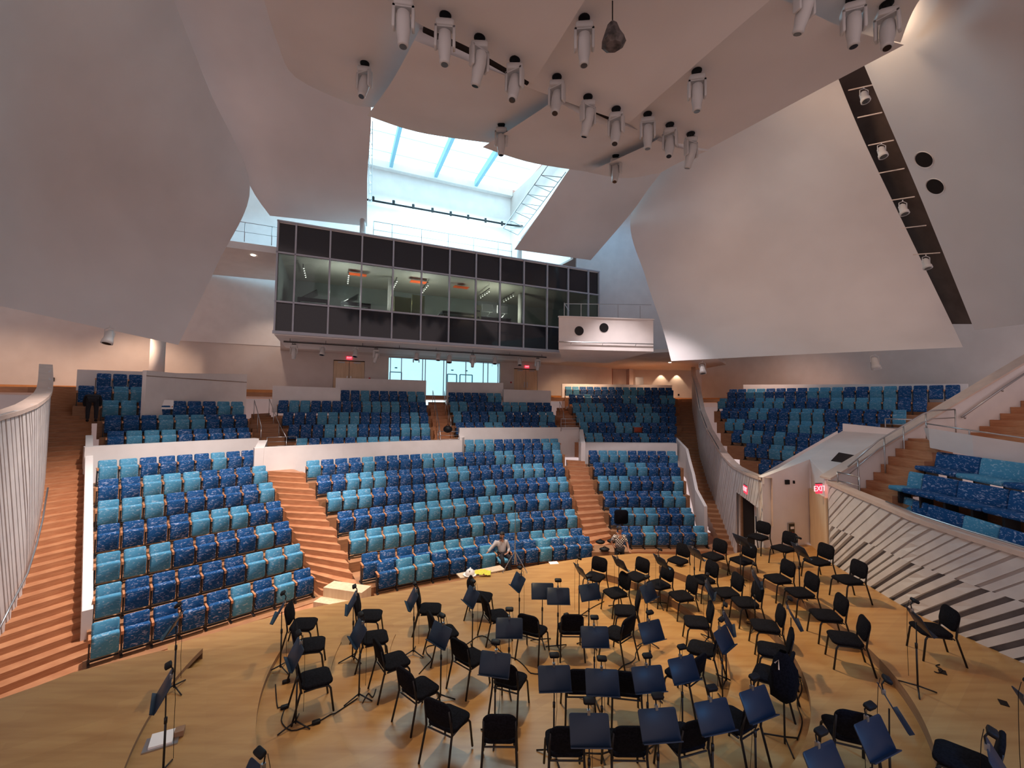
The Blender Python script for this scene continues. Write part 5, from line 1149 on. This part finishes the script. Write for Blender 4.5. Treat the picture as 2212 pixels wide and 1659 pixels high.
for k, (px, wh, sz) in enumerate(((693, 'second lamp from the left', .45), (765, 'beside the left exit sign', .45), (898, 'with open barn doors, left of the two dark ones', .45), (945, 'before the glass, small grey one', .42), (969, 'before the glass, big round one', .5), (1068, 'right of the hanging moving head', .45), (1122, 'beside the right exit sign', .45))):
    spot(onpipe(px, 2.98), 'pale stage spotlight under the booth, '+wh, sz, 'spotlights on the booth pipe', door=(px in (898, 1068)), nm='stage_spotlight')
# ---------------------------------------------------------------- signs
def text(s, size, mtl, par, loc, rot):
    cu = bpy.data.curves.new('lettering', 'FONT'); cu.body = s; cu.size = size; cu.extrude = .004; cu.align_x = 'CENTER'; cu.align_y = 'CENTER'
    cu.materials.append(mtl); o = bpy.data.objects.new('lettering', cu); COL.objects.link(o); 
    dg = bpy.context.evaluated_depsgraph_get(); me = bpy.data.meshes.new_from_object(o.evaluated_get(dg)); bpy.data.objects.remove(o)
    o = bpy.data.objects.new('lettering', me); COL.objects.link(o); o.parent = par; o.location = loc; o.rotation_euler = rot; return o
def exit_sign(loc, rz, label, w_=.36, h_=.2, txt=True):
    rt = tag(empty('exit_sign', loc, rz), label, 'exit sign'); MB().box((0, .03, 0), (w_, .05, h_)).build('sign_box', M['exit'], rt); MB().box((0, .03, h_/2+.01), (w_+.02, .06, .02)).build('sign_cap', M['seatframe'], rt)
    if txt: text('EXIT', h_*.8, M['exitlet'], rt, (0, -.001, 0), (math.radians(90), 0, 0))
    return rt
exit_sign(onwall(752, FZ+2.52, .1), tz, 'red exit sign above the left birch double door'); exit_sign(onwall(1137, FZ+2.52, .1), tz, 'red exit sign above the right birch double door')
exit_sign(V(8.95, 16.1, 2.15), math.atan2(-3.45, -.9), 'red exit sign on the fluted wall above the dark doorway', .42, .30)
exit_sign(V(9.72, 13.25, 2.75), math.radians(15), 'red exit sign projecting beside the birch stage door', .22, .3)
def wbox(name, lab, loc, dims, rz, mt='black', cat='wall fitting'):
    o = tag(MB().box((0, 0, 0), dims).build(name, M[mt]), lab, cat); o.location = loc; o.rotation_euler = (0, 0, rz); return o
az = math.atan2(.47, 1.95)
wl_ = lambda u, z: V(8.45+1.95*u, 14.15+.47*u-.03, z)
wbox('wall_speaker', 'small black square speaker on the white stage wall', wl_(.50, 2.75), (.15, .06, .15), az, cat='speaker'); wbox('wall_sensor', 'tiny black sensor right of the black wall speaker', wl_(.64, 2.74), (.05, .04, .1), az, cat='sensor')
rt = tag(empty('extinguisher_cabinet', wl_(.56, 1.02), az), 'recessed fire extinguisher cabinet in the white stage wall', 'cabinet'); MB().box((0, 0, 0), (.26, .05, .72)).build('frame', M['metal'], rt); MB().box((0, -.03, 0), (.2, .02, .66)).build('glass_front', M['lens'], rt)
MB().tube([(0, -.05, -.3), (0, -.05, .02), (0, -.05, .06)], [.06, .06, .02], 12).build('extinguisher', M['red'], rt); MB().box((0, -.045, .2), (.14, .01, .08)).build('sticker', M['paper'], rt)
wbox('fire_alarm', 'small red alarm box right of the left double doors', onwall(797, FZ+1.15, .05), (.12, .06, .12), tz, 'red'); wbox('fire_alarm', 'small red alarm box left of the right double doors', onwall(1103, FZ+1.2, .05), (.12, .06, .12), tz, 'red')
q = bp(1340, (WR[0], WR[1]-.05, WR[2])); wbox('wall_panel', 'small dark four-button panel on the warm rear wall', V(q.x, q.y, CAMZ+1.5), (.22, .05, .22), 0)
q = bp(1466, (WR[0], WR[1]-.05, WR[2])); wbox('wall_outlet', 'black wall outlet above the right skirting board', V(q.x, q.y, CAMZ+1.05), (.14, .05, .16), 0); wbox('wall_outlet', 'black wall outlet left of the far left steps', onwall(112, FZ+.55, .05), (.14, .05, .2), tz)
# ---------------------------------------------------------------- small things on and around the stage
def onstage(px, py): p, z = at_floor(px, py, 0.0); return V(p.x, p.y, z)
p = onstage(1196, 1216); o = tag(MB().box((0, 0, .004), (.30, .22, .006), .2).build('paper_sheet', M['paper']), 'white sheet of paper lying near the stage edge', 'paper'); o.location = p
a, c = onstage(996, 1251), onstage(1092, 1232); m_ = (a+c)/2; rz = math.atan2(c.y-a.y, c.x-a.x)
o = tag(MB().box((0, 0, .02), ((c-a).length, .38, .035)).build('wooden_board', M['palewood']), 'pale wooden board on the stage edge under a hard hat', 'board'); o.location = m_+V(-.1, .15, 0); o.rotation_euler = (0, 0, rz)
hat = tag(empty('hard_hat', onstage(1014, 1249)+V(0, .15, .04)), 'white hard hat on the wooden board at the stage edge', 'hard hat')
mb = MB(); mb.grid([[V(.15*math.cos(a)*math.cos(e), .18*math.sin(a)*math.cos(e), .16*math.sin(e)+.02) for e in [math.radians(x) for x in (0, 15, 30, 45, 60, 75, 90)]] for a in [2*math.pi*i/20 for i in range(21)]]); mb.build('shell', M['white'], hat, True)
MB().tube([(0, 0, .015), (0, 0, .025)], .215, 20).build('brim', M['white'], hat); MB().box((0, 0, .165), (.04, .26, .03)).build('ridge', M['white'], hat)
v = tag(empty('safety_vest', onstage(1042, 1246)+V(0, .15, .045)), 'crumpled yellow and orange safety vest beside the hard hat', 'vest')
rnd = random.Random(4); mb = MB(); mb.grid([[V((i/12-.5)*.5, (j/10-.5)*.34, .10*math.exp(-((i-6)**2+(j-5)**2)/14)+rnd.uniform(0, .05)) for j in range(11)] for i in range(13)]); mb.build('vest_cloth', M['hivis'], v, True)
# tripod stand
p = onstage(1112, 1232); rt = tag(empty('tripod_stand', p), 'tall silver tripod light stand at the stage edge beside the seated man', 'tripod stand')
for a in (210, 330, 80): MB().tube([(0, 0, .62), (.45*math.cos(math.radians(a)), .45*math.sin(math.radians(a)), .01)], .012, 6).build('leg', M['metal'], rt)
MB().tube([(0, 0, .2), (0, 0, 1.1)], .017, 8).build('lower_pole', M['metal'], rt); MB().tube([(0, 0, 1.0), (0, 0, 1.9)], .011, 8).build('upper_pole', M['metal'], rt); MB().tube([(-.28, 0, 1.9), (.1, 0, 1.9)], .008, 6).build('cross_arm', M['blackmetal'], rt); MB().box((-.13, 0, 1.95), (.04, .03, .1)).build('clamp', M['black'], rt)
# floor box with white lid and power block near the left stands
p = onstage(350, 1603); fb = tag(empty('floor_box', p, .5), 'open white floor box with cables under the nearest left stand', 'floor box')
MB().box((0, 0, .01), (.42, .3, .02)).build('plate', M['metal'], fb); MB().hexa([V(-.14, -.12, .02), V(.14, -.12, .02), V(.14, .1, .02), V(-.14, .1, .02), V(-.14, -.12, .05), V(.14, -.12, .04), V(.14, .1, .09), V(-.14, .1, .1)]).build('lid', M['paper'], fb); MB().box((.2, .05, .05), (.12, .14, .08)).build('socket_block', M['riser'], fb)
for px, py, lab in ((2168, 1519, 'dark floor pocket cover on the right of the stage'), (2036, 1452, 'small dark floor pocket behind the rightmost stand')):
    p = onstage(px, py); o = tag(MB().box((0, 0, .004), (.16, .1, .008), .9).build('floor_pocket', M['dark']), lab, 'floor pocket'); o.location = p
CAB = [('cable from the second left riser stand to a black power block', [(595, 1480), (600, 1530), (615, 1528), (608, 1560), (630, 1580), (665, 1570), (683, 1563), (720, 1545), (772, 1510)]), ('short looped cable beside the chair on the lowest riser', [(783, 1520), (795, 1500), (805, 1507), (812, 1490)]),
 ('dark cable on the flat stage left of centre', [(905, 1457), (920, 1440), (932, 1425), (921, 1410), (925, 1397), (965, 1392)]), ('long cable winding across the middle of the stage', [(993, 1402), (1015, 1388), (1030, 1377), (1048, 1376), (1065, 1392), (1090, 1415), (1115, 1425), (1133, 1440), (1146, 1455), (1165, 1457)]),
 ('cable with a black plug near the conductor stands', [(1224, 1328), (1238, 1340), (1248, 1334), (1262, 1325), (1280, 1313), (1305, 1300)]), ('tangled cable running to the right of the centre stands', [(1333, 1452), (1345, 1440), (1363, 1432), (1372, 1423), (1374, 1410), (1385, 1395)]),
 ('thin cable snaking on the middle riser at the right', [(1725, 1458), (1732, 1490), (1722, 1520), (1733, 1560), (1722, 1600)]), ('thin cable loop on the top riser by the right stand', [(2030, 1437), (2022, 1440), (2035, 1448), (2028, 1455), (2018, 1452)])]
for lab, P_ in CAB:
    q = [onstage(*t)+V(0, 0, .012) for t in P_]; q = cpath(q, 30); zz = max(t.z for t in q)
    for t in q: t.z = floorz(t.x, t.y)+.013
    tag(MB().tube(q, .009, 6).build('floor_cable', M['black'], None, True), lab, 'cable')
for px, py, lab in ((683, 1563, 'black power block on the middle left riser'), (615, 1530, 'small oval black inline switch on the left riser'), (1223, 1329, 'black plug lying near the conductor stands'), (618, 1475, 'black power block under the second left chair')):
    p = onstage(px, py); o = tag(MB().rbox((0, 0, .025), (.13, .07, .05), .015, 2).build('power_block', M['black'], None, True), lab, 'power block'); o.location = p; o.rotation_euler = (0, 0, .5)
# dark coat hung on a stand, right of centre
p, z = at_floor(1692, 1445, 1.1); rt = tag(empty('hanging_coat', V(p.x, p.y, z)), 'dark coat draped over a stand among the right chairs', 'coat')
MB().tube([(0, 0, 0), (0, 0, 1.2)], .014, 8).build('stand_pole', M['blackmetal'], rt)
for a in (20, 140, 260): MB().tube([(0, 0, .1), (.28*math.cos(math.radians(a)), .28*math.sin(math.radians(a)), .012)], .012, 6).build('leg', M['blackmetal'], rt)
rows_ = []
for z_, rx, ry in ((.62, .05, .05), (.7, .17, .13), (.9, .21, .16), (1.1, .19, .13), (1.25, .13, .10), (1.36, .05, .05)):
    rows_.append([V(rx*math.cos(a)*(1+.14*math.sin(5*a+z_*9)), ry*math.sin(a)*(1+.14*math.cos(4*a)), z_) for a in [2*math.pi*i/24 for i in range(25)]])
mb = MB(); mb.grid(rows_); fixn(mb.build('coat_cloth', M['blackfab'], rt, True)); MB().tube([(-.16, -.05, 1.22), (-.12, -.08, 1.28), (-.13, -.1, 1.15)], .012, 6).build('hanger_hook', M['chrome'], rt)
# things left on seats and steps
def on_seat(b, k, i, dz, fwd=0.0):
    s = [q for q in seats if (q['b'], q['k'], q['i']) == (b, k, i)][0]; d = V(math.sin(s['rz']), -math.cos(s['rz']), 0); return s['c']+V(0, 0, dz)+d*fwd, s['rz']
p, rz = on_seat('UA', 2, 3, .72, .33)
o = tag(MB().hexa([V(-.36, 0, -.22), V(.34, 0, -.22), V(.34, .03, -.22), V(-.36, .03, -.22), V(-.35, .08, .22), V(.35, .08, .2), V(.35, .11, .2), V(-.35, .11, .22)]).build('paper_sheet', M['paper']), 'large white sheet draped over a seat in the far left upper block', 'paper'); o.location = p; o.rotation_euler = (0, 0, rz)
p, rz = on_seat('C', 1, 0, .58, .38); o = tag(MB().rbox((.18, 0, 0), (.62, .14, .62), .12, 4).build('jacket', M['blackfab'], None, True), 'black jacket hung on the first seat above the man in plaid', 'jacket'); o.location = p; o.rotation_euler = (0, 0, rz)
p, rz = on_seat('UD', 1, 6, .42, .33); o = tag(MB().rbox((0, 0, 0), (.5, .05, .34), .05, 3).build('bare_seat_board', M['redwood'], None, True), 'bare red-brown seat board in the right upper block', 'seat board'); o.location = p; o.rotation_euler = (0, 0, rz)
def bag(label, loc, s, mt='black'):
    rt = tag(empty('bag', loc), label, 'bag'); mb = MB(); mb.grid([[V(s[0]/2*math.cos(a)*math.cos(e)*(1+.1*math.sin(3*a)), s[1]/2*math.sin(a)*math.cos(e), s[2]/2*math.sin(e)+s[2]/2) for e in [math.radians(x) for x in range(-90, 91, 15)]] for a in [2*math.pi*i/18 for i in range(19)]]); mb.build('bag_body', M[mt], rt, True)
    MB().tube([(-s[0]*.3, 0, s[2]*.8), (0, 0, s[2]*1.25), (s[0]*.3, 0, s[2]*.8)], .015, 6).build('strap', M[mt], rt)
q = PY(967, 935, 23.3); bag('dark backpack left on the upper middle steps', V(q.x, q.y, q.z), (.5, .4, .4))
q = PZ(1308, 1174, 0.05-.28); 
for i, (px, py) in enumerate(((1297, 1172), (1322, 1170), (1306, 1188))): q = PZ(px, py, -.22); bag(('left dark cable bag on the pit box at the foot of the steps', 'right dark cable bag on the pit box at the foot of the steps', 'nearest dark cable bag in the pit beside the man in plaid')[i], V(q.x, q.y, -.28), (.38, .26, .16))
# ---------------------------------------------------------------- people
def skinned(name, joints, edges, mt, par, rad, sub=2, root=0):
    me = bpy.data.meshes.new(name); me.from_pydata([tuple(j) for j in joints], edges, []); o = bpy.data.objects.new(name, me); COL.objects.link(o); o.parent = par; me.materials.append(M[mt])
    sk = o.modifiers.new('skin', 'SKIN'); sk.use_smooth_shade = True; ss = o.modifiers.new('sub', 'SUBSURF'); ss.levels = sub; ss.render_levels = sub
    for i, v_ in enumerate(me.skin_vertices[0].data): v_.radius = rad[i] if isinstance(rad[i], tuple) else (rad[i], rad[i]); v_.use_root = (i == root)
    return o
def person(label, loc, rz, J, shirt, trousers, pose_group=None, sleeves='short', headturn=0):
    """J: dict of joint positions (local metres, +Y = facing)"""
    rt = tag(empty('person', loc, rz), label, 'person')
    names = ['pelvis', 'waist', 'chest', 'neck', 'headb', 'headt']; pts = [J[n] for n in names]; rad = [(.13, .10), (.125, .095), (.15, .105), .055, .075, .085]; ed = [(0, 1), (1, 2), (2, 3), (3, 4), (4, 5)]
    def addp(p, r, a): pts.append(p); rad.append(r); ed.append((a, len(pts)-1)); return len(pts)-1
    for s in ('l', 'r'):
        a = addp(J['sh'+s], .058, 2); b = addp(J['el'+s], .043, a); c = addp(J['wr'+s], .028, b); d = addp(J['ha'+s], (.034, .018), c)
        hd = (Vector(J['ha'+s])-Vector(J['wr'+s])).normalized(); side = hd.cross(V(0, 0, 1)); side = side.normalized() if side.length > .1 else V(1, 0, 0)
        for k in range(4):
            f0 = Vector(J['ha'+s])+side*(.022*(k-1.5)); f1 = f0+hd*(.05-.006*abs(k-1.3)); f2 = f1+(hd+V(0, 0, -.5)).normalized()*.035; e1 = addp(f1, .009, d); addp(f2, .008, e1)
        t = addp(Vector(J['wr'+s])+side*.04+hd*.045, .010, c)
        h = addp(J['hip'+s], .085, 0); k_ = addp(J['kn'+s], .058, h); an = addp(J['an'+s], .038, k_); addp(J['toe'+s], (.04, .028), an)
    skinned('body', pts, ed, 'skin', rt, rad)
    # clothing: shirt and trousers follow the body
    sp = [J['pelvis'], J['waist'], J['chest'], Vector(J['chest']).lerp(Vector(J['neck']), .55)]; sr = [(.155, .125), (.155, .12), (.172, .128), (.09, .08)]; se = [(0, 1), (1, 2), (2, 3)]
    for s in ('l', 'r'):
        sp.append(J['sh'+s]); sr.append(.077); se.append((2, len(sp)-1)); i = len(sp)-1
        if sleeves == 'short': sp.append(Vector(J['sh'+s]).lerp(Vector(J['el'+s]), .8)); sr.append(.066); se.append((i, len(sp)-1))
        else:
            sp.append(J['el'+s]); sr.append(.060); se.append((i, len(sp)-1)); sp.append(Vector(J['el'+s]).lerp(Vector(J['wr'+s]), .75)); sr.append(.05); se.append((len(sp)-2, len(sp)-1))
    skinned('shirt', sp, se, shirt, rt, sr)
    tp = [Vector(J['pelvis'])+V(0, 0, .0)]; tr = [(.15, .12)]; te = []
    for s in ('l', 'r'):
        tp.append(J['hip'+s]); tr.append(.105); te.append((0, len(tp)-1)); tp.append(J['kn'+s]); tr.append(.075); te.append((len(tp)-2, len(tp)-1)); tp.append(J['an'+s]); tr.append(.058); te.append((len(tp)-2, len(tp)-1))
    skinned('trousers', tp, te, trousers, rt, tr)
    for s in ('l', 'r'):
        a, b = Vector(J['an'+s]), Vector(J['toe'+s]); mb = MB(); mb.tube([a+(a-b)*.35-V(0, 0, .03), a-V(0, 0, .02), b-V(0, 0, .0), b+(b-a)*.2], [.035, .05, .045, .03], 10); mb.build('shoe', M['black'], rt, True)
    hc = (Vector(J['headb'])+Vector(J['headt']))/2; fw = Matrix.Rotation(headturn, 3, 'Z')
    mb = MB(); mb.grid([[hc+fw @ V(.088*math.cos(a)*math.cos(e), -.012+.105*math.sin(a)*math.cos(e), .035+.105*math.sin(e)) for e in [math.radians(x) for x in range(-5 if math.sin(a) > .2 else -50, 91, 12)][:8]+[math.radians(90)]] for a in [2*math.pi*i/20 for i in range(21)]]) if False else None
    hp = []
    for i in range(21):
        a = 2*math.pi*i/20; e0 = 25 if math.sin(a) > .3 else (-10 if math.sin(a) > -.2 else -45)
        hp.append([hc+fw @ V(.092*math.cos(a)*math.cos(math.radians(e)), .108*math.sin(a)*math.cos(math.radians(e))-.008, .03+.11*math.sin(math.radians(e))) for e in [e0+(90-e0)*t/7 for t in range(8)]])
    mb = MB(); mb.grid(hp); mb.build('hair', M['hair'], rt, True)
    mb = MB(); n0 = hc+fw @ V(0, .095, -.005); mb.tube([n0+fw @ V(0, -.01, .03), n0+fw @ V(0, .02, -.01)], [.008, .014], 8); mb.build('nose', M['skin'], rt, True)
    for sx in (-1, 1):
        MB().tube([hc+fw @ V(sx*.032, .085, .018), hc+fw @ V(sx*.032, .096, .018)], .010, 8).build('eye', M['hair'], rt); MB().tube([hc+fw @ V(sx*.085, 0, -.005), hc+fw @ V(sx*.10, -.01, .0)], [.02, .026], 8).build('ear', M['skin'], rt, True)
    MB().tube([hc+fw @ V(-.025, .088, -.045), hc+fw @ V(0, .095, -.047), hc+fw @ V(.025, .088, -.045)], .006, 6).build('mouth', M['riser'], rt)
    return rt, hc, fw
# seated man in a pale shirt, arm along the seat
s7 = [q for q in seats if (q['b'], q['k'], q['i']) == ('B', 0, 7)][0]; base = s7['c']
dz = .46
J = dict(pelvis=(0, .10, dz+.10), waist=(0, .06, dz+.25), chest=(0, .02, dz+.44), neck=(0, .03, dz+.60), headb=(0, .05, dz+.68), headt=(0, .05, dz+.80),
  shl=(-.19, .02, dz+.50), ell=(-.42, .08, dz+.34), wrl=(-.60, .16, dz+.20), hal=(-.67, .2, dz+.13), shr=(.19, .02, dz+.50), elr=(.27, .10, dz+.24), wrr=(.14, .30, dz+.16), har=(.07, .33, dz+.16),
  hipl=(-.09, .12, dz+.08), knl=(-.13, .52, dz+.06), anl=(-.12, .56, .08), toel=(-.12, .70, .04), hipr=(.09, .12, dz+.08), knr=(.16, .52, dz+.08), anr=(.10, .58, .08), toer=(.10, .72, .04))
rt, hc, fw = person('seated man in a pale grey shirt with arm stretched over the next seat', base, s7['rz']+math.pi, {k: ((-v[0], v[1], v[2])) for k, v in J.items()}, 'shirt', 'trouser', sleeves='long', headturn=math.radians(-55))
MB().tube([hc+fw @ V(0, .075, -.04), hc+fw @ V(0, .07, -.09)], [.055, .045], 12).build('beard', M['hair'], rt, True)
# standing man in a plaid shirt leaning on the stage
q = PZ(1356, 1178, .12)
J = dict(pelvis=(0, 0, .95), waist=(0, .0, 1.1), chest=(0, .02, 1.33), neck=(0, .03, 1.50), headb=(.0, .05, 1.57), headt=(.0, .05, 1.70), shl=(-.19, .02, 1.40), ell=(-.27, -.10, 1.15), wrl=(-.17, .02, .98), hal=(-.12, .05, .95),
  shr=(.19, .02, 1.40), elr=(.27, .10, 1.13), wrr=(.27, .24, .94), har=(.27, .30, .93), hipl=(-.1, 0, .92), knl=(-.11, .03, .50), anl=(-.11, 0, .09), toel=(-.11, .14, .04), hipr=(.1, 0, .92), knr=(.11, .03, .50), anr=(.11, 0, .09), toer=(.11, .14, .04))
person('standing man in a black and white plaid shirt leaning on the stage edge', V(4.05, 15.75, -.95), math.pi+.15, {k: ((-v[0], v[1], v[2])) for k, v in J.items()}, 'plaid', 'trouser', headturn=math.radians(50))
# dark figure bending over the end seats of the far left upper block
ps = PY(197, 918, 16.9)
J = dict(pelvis=(0, 0, .92), waist=(0, .12, 1.03), chest=(0, .34, 1.05), neck=(0, .50, 1.0), headb=(0, .57, .96), headt=(0, .68, .90), shl=(-.19, .38, 1.04), ell=(-.24, .46, .78), wrl=(-.2, .55, .56), hal=(-.19, .58, .50), shr=(.19, .38, 1.04), elr=(.24, .46, .78), wrr=(.2, .55, .56), har=(.19, .58, .50),
  hipl=(-.1, 0, .90), knl=(-.12, .04, .48), anl=(-.12, -.02, .09), toel=(-.12, .12, .04), hipr=(.1, 0, .9), knr=(.12, .04, .48), anr=(.12, -.02, .09), toer=(.12, .12, .04))
person('person in dark clothes bending over seats in the far left upper block', V(ps.x, ps.y, rowinfo[('UA', 2)][1]), math.radians(45), J, 'trouser', 'trouser', sleeves='long')

# ---------------------------------------------------------------- stair rails and front rails of the upper tier
def up_rail(label, b, k0, k1, end, sh=.2):
    f = [tiers[(b, k)] for k in range(k0, k1+1)]; pts = [V(t[0][0 if end == 'L' else -1].x+sh, t[0][0 if end == 'L' else -1].y, t[2]+.95) for t in f]
    rail('stair_railing', label, pts, [(p, .95) for p in pts], r=.018)
up_rail('thin steel rail left of the steps to the glass doors', 'UB', 0, 4, 'R', .25); up_rail('thin steel rail right of the steps to the glass doors', 'UC', 0, 3, 'L', -.25)
up_rail('thin steel rail beside the far left upper block', 'UA', 0, 2, 'R', .2); up_rail('thin steel rail at the left end of the upper left-centre block', 'UB', 0, 3, 'L', -.3)
up_rail('thin steel rail beside the narrow upper block', 'UC', 0, 2, 'R', .25)
for (x0, y0, Y0, x1, y1, Y1, lab) in ((577, 945, 19.9, 641, 943, 20.6, 'left of three low steel barriers behind the parapet'), (946, 932, 23.3, 992, 932, 23.4, 'middle of three low steel barriers, at the centre steps'), (1212, 905, 25.4, 1252, 905, 25.6, 'right of three low steel barriers, above the right centre steps')):
    a, c = PY(x0, y0, Y0), PY(x1, y1, Y1); rail('steel_barrier', lab, [a, c], [(a, .75), (c, .75)], r=.018, lower=(.22, .42, .6))
# ---------------------------------------------------------------- catwalk trusses beside the roof light
def truss(label, pts, off, n, r=.03):
    a, c = pts; rt = tag(empty('catwalk_truss', a), label, 'truss'); d = c-a; mb = MB(); mb.tube([V(0, 0, 0), d], r, 6); mb.tube([off, d+off], r, 6); mb.build('chord', M['metal'], rt)
    mb = MB()
    for i in range(n): p = d*(i/n); q = d*((i+1)/n); mb.tube([p, p+off], r*.7, 5); mb.tube([p+off, p+(q-p)*.5], r*.7, 5)
    mb.build('brace', M['metal'], rt)
a, c = PY(1119, 508, 24.6), PY(1222, 372, 21.2)
truss('steel truss of the catwalk along the right rear sail edge', (a, c), V(-.9, .3, .55), 7)
mb = MB(); e = V(.1, 0, -.25); mb.hexa([a+V(.35, 0, -.45), c+V(.35, 0, -.45), c+V(.35, .5, -.45), a+V(.35, .5, -.45), a+V(0, 0, 0)+V(.15, 0, -.2), c+V(.15, 0, -.2), c+V(.15, .5, -.2), a+V(.15, .5, -.2)]); struct(fixn(mb.build('trim_catwalk_edge', M['white'])))
truss('slim vertical truss beside the left rear sail edge', (PY(797, 436, 22.6), PY(797, 262, 18.0)), V(.16, 0, 0), 8, .018)
